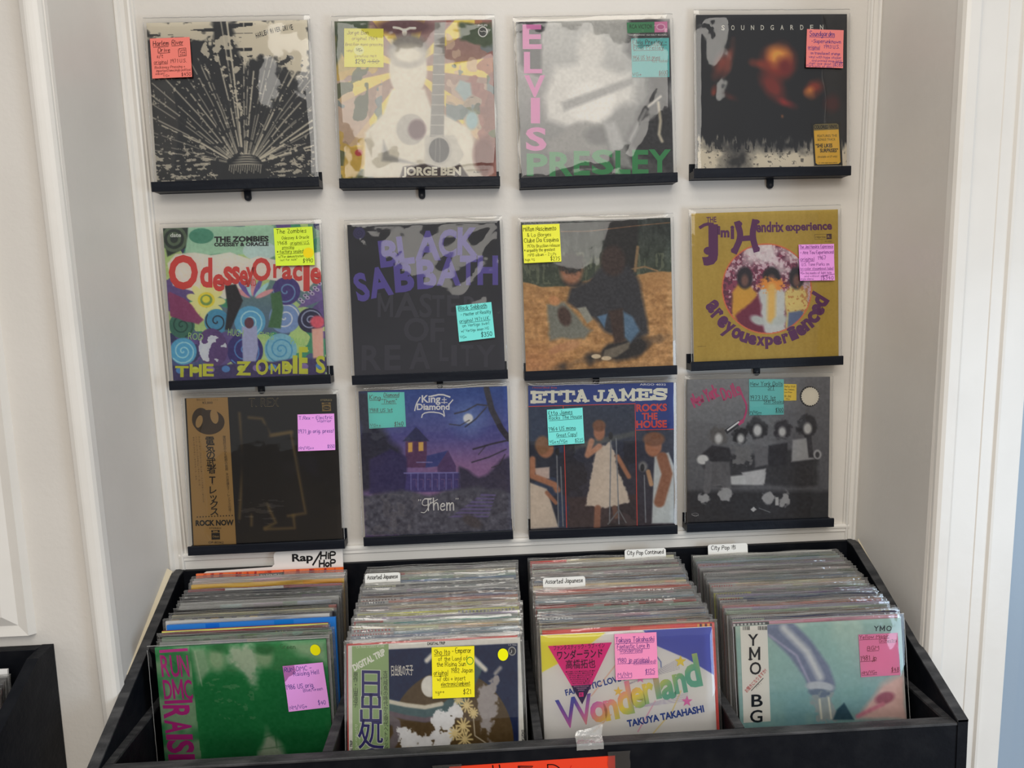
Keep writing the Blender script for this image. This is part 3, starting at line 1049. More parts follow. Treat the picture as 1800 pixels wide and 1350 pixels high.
def art_pink_green(s, P):
    P.grade((168, 168, 166), (70, 70, 72), 260, 1150)
    n = P.noise(6, 6, 1)
    P.poly([(110, 95), (270, 95), (260, 330), (270, 480), (120, 380)], (60, 60, 63), 30, mod=(n - .5) * 90)
    P.poly([(880, 90), (1130, 90), (1140, 1100), (800, 900), (960, 600), (1010, 480), (840, 300)], (54, 54, 58), 50, mod=(n - .5) * 120)
    P.ell(600, 290, 95, 120, (190, 188, 184), soft=50)
    P.poly([(360, 400), (540, 370), (700, 420), (880, 420), (900, 640), (760, 700), (640, 820), (300, 760), (280, 600)], (196, 194, 190), 60, mod=(n - .5) * 60)
    P.ell(600, 640, 160, 130, (210, 208, 204), soft=40)
    P.poly([(400, 640), (880, 470), (880, 520), (420, 700)], (142, 141, 140), 24)
    P.poly([(310, 900), (560, 760), (700, 780), (700, 960), (320, 980)], (120, 118, 116), 30, mod=(n - .5) * 60)
    P.ell(660, 860, 100, 60, (64, 64, 66), soft=40)
    P.poly([(680, 780), (760, 760), (880, 1080), (760, 1060)], (150, 150, 150), 30)
    P.line([(960, 690), (860, 890)], 26, (140, 140, 140), 20)
    P.line([(1045, 640), (1060, 760), (1050, 850), (1070, 895)], 20, (186, 178, 160), 12)
    P.line([(980, 665), (1060, 600)], 18, (190, 186, 178), 12)
    P.grain(22, 70)
    pk = (206, 120, 176)
    for ch, y, h, w, x in (('E', 280, 160, 128, 142), ('L', 442, 140, 122, 150), ('V', 600, 142, 140, 152), ('I', 775, 168, 62, 195), ('S', 958, 152, 140, 160)):
        s.type(ch, x, y, h, pk, fit=w, bold=.03)
    for ch, x, w, y, h in (('P', 165, 142, 1128, 148), ('R', 318, 160, 1128, 160), ('E', 482, 108, 1120, 160), ('S', 602, 146, 1112, 160), ('L', 760, 100, 1108, 152), ('E', 872, 108, 1108, 158), ('Y', 980, 148, 1096, 150)):
        s.type(ch, x, y, h, (58, 140, 86), fit=w, bold=.03)
    s.poly([(838, 112), (1020, 108), (1020, 178), (842, 182)], (62, 128, 88), .0003)
    s.poly([(1021, 108), (1105, 106), (1106, 176), (1021, 178)], (196, 120, 160), .0003)
    s.type('RCA VICTOR', 856, 152, 28, (24, 40, 32), fit=150, lift=.0004)
    s.disc(1062, 142, 30, 22, (216, 170, 196), .0004)
    s.disc(1062, 142, 22, 15, (176, 104, 144), .0005)
    s.type('"NEW ORTHOPHONIC" HIGH FIDELITY RECORDING', 848, 199, 11, (225, 222, 216), fit=255)


def art_smoke(s, P):
    n = P.noise(7, 7, 1)
    dk = (34, 36, 42)
    for (cx, cy, rx, ry, c, ang, so, a) in ((680, 400, 105, 110, (150, 60, 48), .5, 90, .95), (680, 360, 66, 60, (222, 160, 78), .3, 70, .9), (720, 430, 52, 60, (120, 44, 46), .2, 50, .8),
                                           (640, 570, 62, 110, (128, 52, 48), -.6, 60, .9), (560, 415, 55, 26, (140, 62, 50), .2, 30, .85), (300, 400, 45, 80, (136, 68, 58), .6, 50, .9),
                                           (345, 360, 20, 60, (150, 78, 64), .2, 30, .8), (350, 640, 50, 26, (110, 48, 44), .4, 40, .8), (238, 612, 20, 28, (128, 58, 48), .3, 20, .85),
                                           (905, 565, 62, 52, (140, 58, 46), -.5, 40, .9), (885, 585, 28, 32, (212, 140, 70), 0, 36, .9), (1030, 675, 40, 46, (70, 34, 38), 0, 40, .8),
                                           (710, 670, 50, 24, (160, 52, 52), .5, 30, .8), (697, 765, 20, 24, (196, 120, 74), 0, 18, .9)):
        P.ell(cx, cy, rx, ry, c, ang, so, a, mod=(n - .5) * 60)
    # pale torn band with black drips along the foot
    e = P.noise(40, 3, 2) * 130 + P.noise(90, 4, 3) * 90
    m = np.clip((P.Y - 930 - e + 115) / 26, 0, 1)
    P.mix(m, (205, 196, 178))
    P.ell(400, 1075, 90, 60, (52, 52, 54), soft=90, mod=(P.noise(20, 20, 5) - .5) * 90)
    P.ell(600, 960, 260, 42, dk, soft=80, mod=(P.noise(20, 20, 6) - .5) * 80)
    P.mix(np.where((P.noise(50, 12, 7) > .6) & (P.Y > 860) & (P.Y < 1010), .85, 0), dk)
    P.mix(np.where((P.noise(60, 60, 8) > .7) & (P.Y > 1000), .7, 0), (60, 58, 58))
    for k, ch in enumerate('SOUNDGARDEN'):
        s.type(ch, 292 + k * 66.3, 180 - k * .6, 34, (214, 210, 200), fit=22, bold=.015)
    # hype sticker
    s.poly([(890, 812), (1085, 800), (1092, 1092), (905, 1098)], (24, 25, 28), .0016)
    s.poly([(902, 826), (915, 818), (1055, 812), (1068, 820), (1078, 1072), (1066, 1084), (926, 1090), (914, 1080)], (214, 172, 62), .0018)
    s.poly([(902, 826), (915, 818), (1055, 812), (1068, 820), (1069, 852), (904, 862)], (116, 104, 66), .0019)
    s.type('COLORED VINYL', 905, 850, 24, INK, fit=158, rot=-.03, bold=.03, lift=.0021)
    s.type('FEATURES THE', 927, 906, 17, (70, 58, 30), fit=130, rot=-.03, lift=.0021)
    s.type('BONUS TRACK', 929, 931, 17, (70, 58, 30), fit=118, rot=-.03, lift=.0021)
    s.type('\u201cSHE LIKES', 914, 976, 25, INK, fit=112, rot=-.03, bold=.03, lift=.0021)
    s.type('SURPRISES\u201d', 944, 1008, 25, INK, fit=120, rot=-.03, bold=.03, lift=.0021)
    s.type('(Available on LP only)', 928, 1045, 14, (60, 50, 30), fit=128, rot=-.04, lift=.0021)
    s.type('\u00a9 1994 A&M RECORDS', 934, 1084, 8, (60, 50, 30), fit=122, rot=-.03, lift=.0021)


def art_swirl(s, P):
    P.grade((110, 150, 130), (70, 80, 130), 300, 1150)
    rg = random.Random(7)
    n = P.noise(5, 5, 1)
    for thr, c, sd in ((.56, (96, 78, 136), 2), (.6, (64, 140, 110), 3), (.6, (52, 56, 96), 4), (.62, (170, 196, 130), 5)):
        P.mix(np.where((P.noise(5, 5, sd) > thr), 1, 0), c)
    P.poly([(60, 110), (270, 100), (250, 260), (100, 330)], (40, 52, 50), 10)
    for k in range(4):
        P.ell(150, 200, 95 - 22 * k, 95 - 22 * k, (86, 104, 84) if k % 2 == 0 else (40, 52, 50))
    P.poly([(270, 130), (880, 100), (900, 330), (560, 330), (300, 310), (230, 300)], (158, 196, 172), 10, mod=(n - .5) * 60)
    P.ell(350, 180, 90, 56, (76, 140, 118)); P.ell(770, 290, 120, 70, (182, 206, 204))
    # white ribbon that carries the red lettering
    P.poly([(100, 380), (160, 310), (300, 300), (420, 320), (560, 300), (700, 350), (760, 330), (900, 360), (1200, 300), (1210, 460), (1090, 590), (960, 520), (850, 500), (720, 480), (660, 560), (520, 640), (400, 570), (280, 580), (140, 540)], (222, 214, 204), 8)
    # flower, spirals and discs
    for k in range(11):
        a = k * 2 * PI / 11
        P.ell(380 + 92 * math.cos(a), 655 + 92 * math.sin(a), 52, 26, (214, 216, 150), a)
    P.ell(385, 645, 62, 56, (222, 198, 60)); P.ell(385, 645, 44, 40, (112, 146, 82)); P.ell(383, 640, 28, 25, (228, 206, 70))
    for (cx, cy, r, c1, c2, t) in ((205, 830, 95, (60, 110, 96), (26, 70, 64), 2.2), (460, 800, 90, (70, 140, 176), (24, 30, 44), 1.6), (215, 1020, 98, (86, 160, 196), (160, 206, 220), 2.4), (920, 1000, 116, (124, 176, 196), (70, 140, 180), 2.6),
                                   (700, 800, 112, (92, 160, 196), (170, 210, 222), 2.4), (950, 770, 112, (120, 146, 190), (206, 210, 220), 2), (665, 1010, 130, (52, 44, 112), (80, 130, 190), 2.4), (1130, 790, 88, (40, 40, 72), (150, 160, 190), 2), (960, 580, 100, (70, 58, 124), (110, 150, 190), 1.5)):
        P.ell(cx, cy, r, r, c1)
        P.spiral(cx, cy, r * .92, t, 9, c2)
    for k in range(7):
        a = -2.6 + k * .36
        P.ell(720 + 95 * math.cos(a), 640 + 95 * math.sin(a), 70, 17, [(208, 150, 156), (104, 90, 160), (160, 206, 210)][k % 3], a)
    P.poly([(1040, 700), (1200, 520), (1225, 640), (1100, 690)], (112, 92, 150), 8)
    for k in range(9):
        P.ell(1060 + 17 * k, 640 - 14 * k + (k % 2) * 30, 15, 12, (196, 186, 210)); P.ell(1060 + 17 * k, 640 - 14 * k + (k % 2) * 30, 7, 6, (60, 50, 96))
    # plain upright colour shapes in place of figures
    P.poly([(520, 540), (600, 530), (650, 650), (560, 860), (520, 860), (540, 700)], (34, 32, 38), 10)
    P.poly([(850, 600), (920, 580), (940, 700), (920, 850), (830, 840), (860, 720)], (66, 108, 70), 10)
    P.ell(430, 990, 110, 140, (88, 62, 116), -.2); P.mix(np.where((P.noise(18, 18, 6) > .56) & (np.hypot((P.X - 430) / 100, (P.Y - 990) / 130) < 1), 1, 0), (196, 202, 214))
    P.poly([(120, 600), (220, 640), (380, 790), (330, 830), (140, 750)], (132, 60, 104), 10, mod=(n - .5) * 60)
    P.poly([(640, 840), (750, 830), (760, 1000), (740, 1090), (650, 1090)], (160, 164, 196), 10); P.ell(695, 810, 34, 40, (96, 56, 70))
    P.poly([(1140, 850), (1220, 840), (1225, 1060), (1150, 1070)], (214, 170, 158), 10); P.ell(1180, 800, 50, 45, (206, 90, 110), soft=16)
    P.poly([(130, 1130), (1240, 1060), (1250, 1240), (130, 1240)], (62, 52, 100), 14, mod=(n - .5) * 60)
    for k in range(10):
        P.ell(190 + k * 112, 1160 - k * 5, 30, 24, [(80, 130, 190), (190, 200, 80), (130, 110, 170)][k % 3])
    P.grain(16, 80)
    red = (196, 66, 62)

    def wv(ph, am, grow):
        def f(a, b):
            t = a / (a.max() + 1e-6)
            return a, b * (1 + grow * (t - .5)) + am * np.sin(t * PI * 2 + ph)
        return f
    for ch, x, y, h, w in (('O', 110, 556, 240, 215), ('d', 340, 545, 210, 90), ('e', 432, 572, 170, 86), ('s', 510, 530, 190, 66), ('s', 570, 520, 175, 60), ('e', 626, 530, 150, 62), ('y', 672, 500, 140, 66)):
        s.type(ch, x, y, h, red, fit=w, bold=.035)
    for ch, x, y, h, w in (('O', 716, 500, 160, 135), ('r', 868, 480, 140, 58), ('a', 930, 490, 130, 72), ('c', 1006, 500, 150, 68), ('l', 1082, 570, 230, 44), ('e', 1130, 520, 160, 78)):
        s.type(ch, x, y, h, red, fit=w, bold=.035)
    s.type('AND', 668, 550, 52, red, fit=80, rot=-.1)
    s.type('THE ZOMBIES', 444, 224, 38, INK, fit=392, bold=.05, rot=-.004)
    s.type('ODESSEY & ORACLE', 444, 256, 26, INK, fit=392, bold=.045, rot=-.004)
    yl = (186, 190, 58)
    for ch, x, w, h in (('T', 155, 100, 80), ('H', 262, 90, 90), ('E', 358, 80, 90), ('Z', 600, 110, 100), ('O', 742, 90, 110), ('M', 848, 70, 70), ('B', 930, 66, 90), ('I', 1006, 34, 130), ('E', 1050, 64, 190), ('S', 1170, 66, 120)):
        s.type(ch, x, 1206 - (x - 155) * .045, h, yl, fit=w, bold=.03)
    s.type('date', 122, 186, 30, (200, 206, 200), fit=80, bold=.03)
    for t, x, y in (('HUGH', 540, 900), ('CHRIS', 760, 920), ('PAUL', 990, 960), ('ROD', 250, 930)):
        s.type(t, x, y, 52, (150, 190, 120), fit=110, rot=.1)


def art_purple(s, P):
    P.grade((30, 31, 40), (46, 47, 58), 100, 1200)
    n = P.noise(3, 6, 1)
    P.img += (n[..., None] - .5) * 14
    P.ell(162, 185, 44, 44, (54, 50, 92)); P.ell(162, 185, 32, 32, (48, 45, 82)); P.spiral(162, 185, 34, 2.2, 5, (60, 56, 104))
    pur = (90, 78, 158)
    for ch, x, y, h, w, r in (('B', 318, 428, 188, 140, -.12), ('L', 455, 408, 200, 112, -.14), ('A', 566, 372, 206, 188, 0), ('C', 735, 350, 196, 132, .02), ('K', 872, 334, 196, 150, .02)):
        s.type(ch, x, y, h, pur, fit=w, rot=r, bold=.04, lift=.0005)
    for ch, x, y, h, w, r in (('S', 160, 676, 196, 96, -.25), ('A', 250, 650, 206, 168, -.2), ('B', 425, 606, 206, 142, -.08), ('B', 584, 582, 206, 142, -.05), ('A', 724, 556, 192, 176, 0), ('T', 892, 552, 206, 122, 0), ('H', 1020, 552, 206, 150, 0)):
        s.type(ch, x, y, h, pur, fit=w, rot=r, bold=.04, lift=.0005)
    em = (58, 58, 70)
    for ch, x, y, h, w in (('M', 300, 790, 170, 110), ('A', 420, 790, 180, 180), ('S', 600, 790, 170, 90), ('T', 690, 790, 160, 90), ('E', 800, 780, 150, 90), ('R', 920, 770, 130, 100), ('O', 488, 962, 170, 180), ('F', 680, 968, 170, 100),
                           ('R', 190, 1165, 180, 140), ('E', 352, 1165, 180, 116), ('A', 530, 1160, 190, 150), ('L', 745, 1105, 150, 66), ('I', 830, 1140, 150, 40), ('T', 900, 1140, 150, 90), ('Y', 1010, 1150, 160, 140)):
        s.type(ch, x, y, h, em, fit=w, bold=.02, lift=.0004)


def art_hillside(s, P):
    n, n2 = P.noise(8, 8, 1), P.noise(40, 40, 2)
    P.grade((44, 50, 48), (66, 76, 62), 100, 520)
    P.img += (P.noise(30, 12, 3)[..., None] - .5) * 70 * np.clip((560 - P.Y[..., None]) / 200, 0, 1)
    P.mix(np.where((P.noise(50, 14, 5) > .6) & (P.Y > 340) & (P.Y < 570), .6, 0), (112, 118, 96))
    P.poly([(710, 90), (945, 90), (930, 480), (690, 480)], (36, 34, 34), 16)
    P.line([(940, 300), (920, 470)], 22, (142, 116, 84), 10); P.line([(890, 460), (990, 440), (1080, 470)], 12, (150, 122, 88), 8)
    P.line([(400, 195), (600, 190), (900, 150), (1170, 120)], 4, (170, 120, 80), 6)
    sand = (176, 136, 88)
    P.poly([(100, 560), (260, 590), (420, 590), (640, 520), (760, 560), (940, 500), (1200, 470), (1200, 1200), (100, 1200)], sand, 10, mod=(n - .5) * 50)
    lowm = np.clip((P.Y - 520) / 100, 0, 1)
    P.img += ((n2 - .5) * 60 * lowm)[..., None] * np.array([1, .9, .7])
    P.img += ((P.noise(12, 50, 6) - .5) * 46 * lowm)[..., None]
    P.mix(np.clip((P.Y - 950) / 500, 0, .35) * np.clip((500 - P.X) / 300, 0, 1), (176, 112, 78))
    # plain rounded colour masses in place of the picture's subject
    P.ell(790, 1040, 300, 60, (40, 36, 36), -.25, 30, .9, mod=(n - .5) * 90)
    P.ell(480, 560, 76, 30, (46, 42, 42), .1, 16)
    P.poly([(700, 430), (880, 420), (960, 560), (1000, 800), (1010, 920), (880, 980), (700, 900), (600, 800), (440, 700), (470, 600), (600, 540)], (52, 52, 58), 30, mod=(n - .5) * 40)
    P.ell(765, 400, 88, 110, (62, 46, 42), soft=30)
    P.ell(470, 470, 80, 100, (160, 112, 84), soft=30)
    P.ell(470, 420, 90, 74, (48, 44, 42), soft=30, mod=(n2 - .5) * 60)
    P.poly([(300, 720), (420, 700), (560, 860), (620, 900), (560, 970), (400, 950), (320, 970)], (122, 124, 116), 24, mod=(n - .5) * 40)
    P.poly([(830, 760), (900, 800), (950, 900), (880, 990), (840, 940)], (92, 120, 146), 20)
    P.poly([(650, 800), (720, 780), (700, 880)], (92, 124, 156), 14)
    P.poly([(510, 740), (570, 730), (620, 820), (580, 850)], (150, 150, 140), 14)
    P.ell(420, 800, 44, 70, (74, 52, 44), -.3, 20); P.poly([(730, 760), (830, 740), (840, 980), (770, 990)], (64, 46, 40), 20)
    P.poly([(700, 1040), (880, 980), (870, 1030), (780, 1090), (680, 1110)], (112, 104, 92), 14)
    P.ell(450, 1010, 80, 34, (186, 142, 102), -.3, 16); P.ell(360, 1035, 60, 26, (180, 134, 96), -.5, 14)
    P.ell(640, 1085, 34, 16, (206, 190, 164)); P.ell(712, 1098, 36, 15, (206, 190, 164))
    P.ell(350, 690, 40, 34, (190, 140, 96), .5, 16)
    P.grain(26, 75)


def art_gold(s, P):
    P.grade((176, 150, 66), (168, 142, 60), 100, 1200)
    P.img += (P.noise(30, 3, 1)[..., None] - .5) * 12
    P.ell(708, 672, 336, 342, (206, 110, 72))
    P.ell(708, 672, 326, 332, (138, 66, 92))
    ins = np.hypot((P.X - 708) / 326, (P.Y - 672) / 332) < 1
    n, n2 = P.noise(10, 10, 2), P.noise(64, 64, 3)
    P.mix(np.where(ins & (n2 > .55), .8, 0), (86, 46, 66))
    P.mix(np.where(ins & (n2 < .43) & (n > .42), .8, 0), (206, 186, 196))
    P.mix(np.where(ins, np.clip((n - .5) * 5 * np.clip((620 - P.Y) / 200, 0, 1), 0, .9), 0), (214, 208, 208))
    P.mix(np.where(ins & (P.X > 940) & (n2 > .47), .8, 0), (196, 190, 196))

    def inside(f):
        keep = P.img.copy()
        f()
        P.img = np.where(ins[..., None], P.img, keep)

    def masses():
        for cx, w, body, top in ((545, 90, (196, 152, 60), (44, 38, 46)), (745, 100, (186, 190, 190), (40, 36, 42)), (930, 84, (204, 186, 120), (46, 42, 48))):
            P.poly([(cx - w, 700), (cx - w * .5, 640), (cx + w * .5, 640), (cx + w, 700), (cx + w * 1.05, 1010), (cx - w * 1.05, 1010)], body, 20, mod=(n - .5) * 40)
            P.ell(cx, 590, w * .66, 84, top, soft=18)
            P.ell(cx, 610, w * .3, 44, (118, 84, 76), soft=20)
        P.ell(745, 640, 84, 46, (212, 140, 60), soft=24, mod=(n2 - .5) * 80)
        P.line([(745, 660), (740, 900)], 60, (208, 172, 96), 30)
        P.poly([(480, 880), (640, 720), (700, 1020), (520, 1020)], (112, 40, 66), 24, mod=(n - .5) * 60)
        P.poly([(870, 850), (980, 830), (980, 960), (860, 980)], (92, 106, 140), 16)
        P.mix(np.where(ins & (n2 > .58) & (P.X > 860) & (P.Y > 640) & (P.Y < 840), .7, 0), (170, 110, 60))
        P.ell(640, 910, 60, 34, (176, 182, 180), .4, 20); P.ell(800, 910, 60, 34, (176, 182, 180), -.4, 20)
    inside(masses)
    P.grain(10, 80)
    pu = (92, 44, 92)
    s.type('THE', 262, 174, 42, pu, fit=74, bold=.02, rot=-.05)
    s.type('J', 226, 412, 220, pu, fit=120, bold=.06)
    s.line([(214, 212), (256, 186), (306, 188)], 24, pu, .0004, 1); s.disc(272, 388, 34, 30, pu, .0004)
    for ch, x, w, y, h in (('i', 340, 24, 262, 66), ('m', 366, 66, 282, 72), ('i', 440, 28, 292, 100)):
        s.type(ch, x, y, h, pu, fit=w, bold=.05)
    s.line([(492, 180), (520, 280), (470, 392)], 46, pu, .0004, 2); s.line([(622, 166), (600, 270), (630, 380)], 46, pu, .0004, 2)
    s.line([(510, 296), (606, 288)], 40, pu, .0005); s.disc(470, 384, 28, 22, pu, .0005); s.disc(634, 372, 24, 22, pu, .0005); s.disc(500, 184, 28, 20, pu, .0005); s.disc(630, 168, 28, 18, pu, .0005)
    s.type('endrix', 632, 244, 78, pu, fit=206, bold=.035, rot=-.02)
    s.type('experience', 850, 234, 62, pu, fit=346, bold=.035, rot=-.035)
    s.line([(1066, 262), (1192, 256), (1192, 294), (1066, 299), (1066, 262)], 2.5, (90, 70, 40), .0003)
    s.type('reprise', 1074, 287, 18, (80, 60, 40), fit=74)
    s.poly([(1154, 258), (1190, 257), (1190, 294), (1154, 296)], (72, 44, 62), .0004)
    s.type('R:', 1160, 286, 20, (190, 160, 90), lift=.0005)
    s.type('RS 6261', 1142, 318, 10, (90, 70, 40), fit=50)
    txt = 'areyouexperienced'
    ang = np.linspace(2.74, .30, len(txt))
    for ch, a in zip(txt, ang):
        big = 1.0 + .55 * abs(a - 1.52) / 1.2
        R, cy = 405 + 30 * abs(a - 1.52), 640
        x, y = 702 + R * 1.06 * math.cos(a), cy + (R + 26) * math.sin(a)
        s.type(ch, x, y + 22 * math.sin(a), 86 * big, pu, fit=(62 if ch not in 'r' else 48) * big ** .4, rot=-(PI / 2 - a) * .8, bold=.05, align='CENTER')
    s.type('PRINTED IN U.S.A.', 190, 1114, 6, (90, 70, 40), fit=62)


def art_black_gold(s, P):
    n = P.noise(6, 6, 1)
    P.grade((20, 21, 29), (13, 15, 25), 100, 1200)
    P.img += ((n - .5) * 16)[..., None]
    gold = (116, 96, 58)
    # plain glowing slab outlines, generic
    for pts in ([(640, 420), (850, 380), (960, 980), (830, 1000)], [(470, 240), (500, 560), (470, 1020)], [(590, 740), (740, 1050), (660, 1090)], [(560, 780), (560, 1070)], [(870, 1000), (880, 1090), (660, 1100)], [(540, 270), (640, 280), (700, 400), (860, 380)]):
        P.line(pts, 16, gold, 34, .95)
    P.poly([(500, 330), (680, 330), (720, 800), (640, 1000), (520, 980), (480, 600)], (20, 20, 24), 40)
    P.poly([(700, 430), (840, 400), (940, 960), (840, 980), (740, 800)], (26, 26, 30), 20)
    P.mix(np.where((P.noise(10, 60, 5) > .62) & (P.Y > 880) & (P.Y < 1060) & (P.X > 460) & (P.X < 800), .25, 0), (150, 140, 120))
    P.mix(np.clip((n - .55) * 2, 0, .35) * (P.X > 760) * (P.Y > 560), (52, 50, 52))
    s.type('T. REX', 542, 190, 66, (112, 98, 70), fit=222, bold=.012, rot=-.01)
    s.type('T. REX', 544, 188, 62, (16, 17, 24), fit=217, bold=-.004, rot=-.01, lift=.0005)
    s.type('STEREO', 1070, 148, 14, (130, 118, 84), fit=86, bold=.02)
    s.poly([(1080, 160), (1146, 158), (1147, 172), (1081, 174)], (126, 104, 60), .0003)
    s.type('EMI', 1098, 171, 11, INK, fit=32, bold=.03, lift=.0005)
    s.poly([(1082, 178), (1147, 176), (1150, 222), (1085, 225)], (126, 104, 60), .0003)
    s.disc(1116, 201, 28, 15, INK, .0004); s.type('Odeon', 1094, 206, 13, (170, 140, 80), fit=44, lift=.0005)


def obi_gold(root, sh):
    mb = MB()
    s = Sheet(mb, sh.src, sh.W, sh.H, sh.vb, -0.0007, 3)
    P_ = [(75, 128), (384, 120), (448, 1216), (132, 1228)]
    s.poly(P_, (150, 120, 74), 0.0)
    # two round dark cameo shapes
    s.disc(245, 305, 116, 92, (62, 49, 36), .0001)
    s.disc(184, 282, 66, 84, (58, 46, 34), .00013)
    for cx, cy, rx, ry, ro in ((172, 300, 25, 46, .2), (285, 262, 30, 54, -.15)):
        s.poly([(cx + rx * math.cos(t) - ry * ro * math.sin(t), cy + ry * math.sin(t)) for t in np.linspace(0, 6.1, 24)], (150, 122, 80), .0002)
    k = (28, 24, 20)
    s.type('電気の武者／T・レックス', 152, 144, 11, (90, 70, 40), fit=160, lift=.0003)
    s.type('\u00a52,000', 194, 168, 17, k, fit=78, lift=.0003)
    x, y = 252, 410
    for ch in '電気の武者・T・レックス':
        h = {'・': 22, 'T': 66}.get(ch, 62)
        s.type(ch, x, y + h * .92, h * .80, k, bold=.016, align='CENTER', sx=1.05, lift=.0004)
        y += h * (.86 if ch != '・' else 1.0)
        x += 3.0
    for j, (t, x0, y0, st) in enumerate((('理知的ながらも粗野の仮面、不可思議なT・レックスの音！', 358, 408, 21.5), ('マンボ・サン／コズミック・ダンサー／ジープスター・モノリス', 172, 412, 17), ('リーン・ウーマン／プラネット・クイーン／ガール', 150, 412, 16), ('モティヴェイター／ライフズ・ア・ガス', 130, 416, 18))):
        h = 17 if j == 0 else 11
        for q, ch in enumerate(t):
            s.type(ch, x0 + q * (1.7 if j == 0 else 1.15), y0 + q * st + h, h, k, align='CENTER', lift=.0003)
    for q in range(14):
        a = 150 + q * 21.6
        s.type('★', a, 1016 - q * 1.0, 13, k, lift=.0003)
    s.type('ROCK NOW', 146, 1074, 40, k, fit=284, bold=.045, rot=-.02, lift=.0004)
    s.type('STEREO', 248, 1098, 12, k, fit=88, bold=.01, lift=.0003)
    s.poly([(262, 1108), (324, 1106), (325, 1122), (263, 1124)], k, .0003)
    s.type('EMI', 276, 1121, 10, (160, 130, 80), fit=34, bold=.03, lift=.0005)
    s.poly([(263, 1128), (326, 1126), (328, 1176), (265, 1178)], k, .0003)
    s.type('Odeon', 272, 1160, 16, (160, 130, 80), fit=48, lift=.0005)
    s.type('OP-80362', 242, 1206, 17, k, fit=112, bold=.01, lift=.0003)
    o = mb.build('paper_strip', M_PRINT, root)
    o['label'] = 'gold printed paper strip'


def art_moonlit(s, P):
    P.grade((42, 72, 142), (124, 98, 150), 100, 760)
    n, n2 = P.noise(7, 7, 1), P.noise(40, 40, 2)
    P.mix(np.clip((P.Y - 480) / 360, 0, .55) * np.clip((P.X - 300) / 500, 0, 1), (156, 116, 150))
    P.ell(920, 330, 110, 110, (110, 140, 190), soft=150, a=.6)
    P.ell(922, 326, 36, 36, (228, 228, 220), soft=16)
    dk = (40, 40, 58)
    P.poly([(90, 130), (170, 120), (260, 380), (400, 560), (460, 900), (100, 900)], (46, 48, 68), 60, mod=(n - .5) * 90)
    # plain tower block shapes with lit windows, generic
    P.poly([(450, 470), (610, 480), (610, 700), (450, 700)], (92, 62, 100), 8); P.poly([(430, 500), (530, 390), (630, 500)], (52, 56, 96), 8)
    P.poly([(470, 512), (502, 508), (502, 580), (470, 584)], (222, 172, 96), 6); P.poly([(548, 508), (584, 506), (584, 572), (548, 576)], (222, 172, 96), 6)
    P.poly([(610, 610), (770, 570), (700, 690), (600, 700)], (60, 70, 132), 8); P.poly([(690, 690), (770, 570), (830, 690), (830, 740), (690, 740)], (86, 66, 112), 8)
    P.poly([(180, 640), (340, 560), (460, 620), (460, 880), (180, 900)], (56, 52, 96), 20)
    P.poly([(460, 740), (860, 740), (860, 880), (440, 890)], (70, 64, 122), 10)
    for k in range(8):
        P.line([(490 + k * 53, 740), (490 + k * 53, 870)], 7, (112, 110, 168)); P.line([(505 + k * 53, 790), (530 + k * 53, 790), (530 + k * 53, 850)], 4, (120, 96, 140))
    P.line([(440, 742), (860, 738)], 10, (124, 122, 180)); P.line([(534, 660), (650, 660)], 8, (130, 124, 176))
    # hills, ground, path
    P.poly([(860, 700), (1000, 790), (1080, 760), (1180, 640), (1260, 600), (1260, 900), (860, 900)], (58, 56, 80), 30, mod=(n - .5) * 60)
    P.poly([(110, 900), (420, 870), (640, 900), (960, 850), (1260, 900), (1260, 1230), (130, 1230)], (80, 82, 98), 30, mod=(n - .5) * 60)
    P.img += ((n2 - .5) * 60 * np.clip((P.Y - 860) / 60, 0, 1))[..., None]
    P.mix(np.where((P.noise(20, 20, 5) > .56) & (P.Y > 900) & (P.X < 560), .3, 0), (120, 116, 122))
    for k in range(7):
        P.poly([(1020 - 34 * k, 900 + 27 * k), (1130 - 8 * k, 905 + 27 * k), (1130 - 10 * k, 918 + 27 * k), (1010 - 40 * k, 918 + 27 * k)], (100, 92, 138), 8)
    P.ell(950, 1110, 80, 40, (74, 70, 78), .5, 20)
    for pts, w in (([(1060, 100), (1100, 260), (1170, 400), (1230, 480)], 44), ([(1090, 230), (990, 220), (900, 270), (820, 290)], 10), ([(1060, 240), (980, 330), (900, 390)], 9), ([(930, 340), (860, 380), (780, 370)], 7), ([(1230, 490), (1100, 520), (960, 560)], 12), ([(1210, 560), (1080, 620), (950, 660)], 9), ([(1200, 600), (1160, 680), (1100, 700)], 7), ([(1050, 540), (1000, 600)], 6)):
        P.line(pts, w, (52, 50, 62), 8)
    P.grain(20, 60)
    w = (222, 224, 226)
    s.type('King', 572, 206, 56, w, fit=142, bold=.025, rot=-.01); s.type('Diamond', 536, 262, 48, w, fit=246, bold=.03, rot=-.01)
    s.line([(640, 160), (720, 142), (784, 164)], 12, w, .0004, 1); s.line([(742, 168), (742, 214)], 6, w, .0004); s.line([(726, 184), (758, 184)], 6, w, .0004); s.line([(720, 206), (764, 206)], 6, w, .0004)
    s.line([(572, 320), (580, 290), (640, 276), (725, 288), (746, 320), (736, 268)], 9, w, .0004, 1); s.line([(520, 268), (530, 220), (560, 168)], 9, w, .0004, 2); s.line([(776, 222), (806, 186)], 9, w, .0004)
    s.type('\u201d', 534, 985, 46, w, shear=.2); s.type('\u201d', 816, 975, 46, w, shear=.2)
    s.hand('Them', 596, 1028, 90, w, w=9, fit=214, rot=-.03, smooth=2)
    s.line([(640, 945), (584, 935), (570, 985), (610, 990), (690, 942)], 6, w, .0003, 2); s.line([(566, 1040), (600, 1046), (640, 960)], 6, w, .0003, 2)


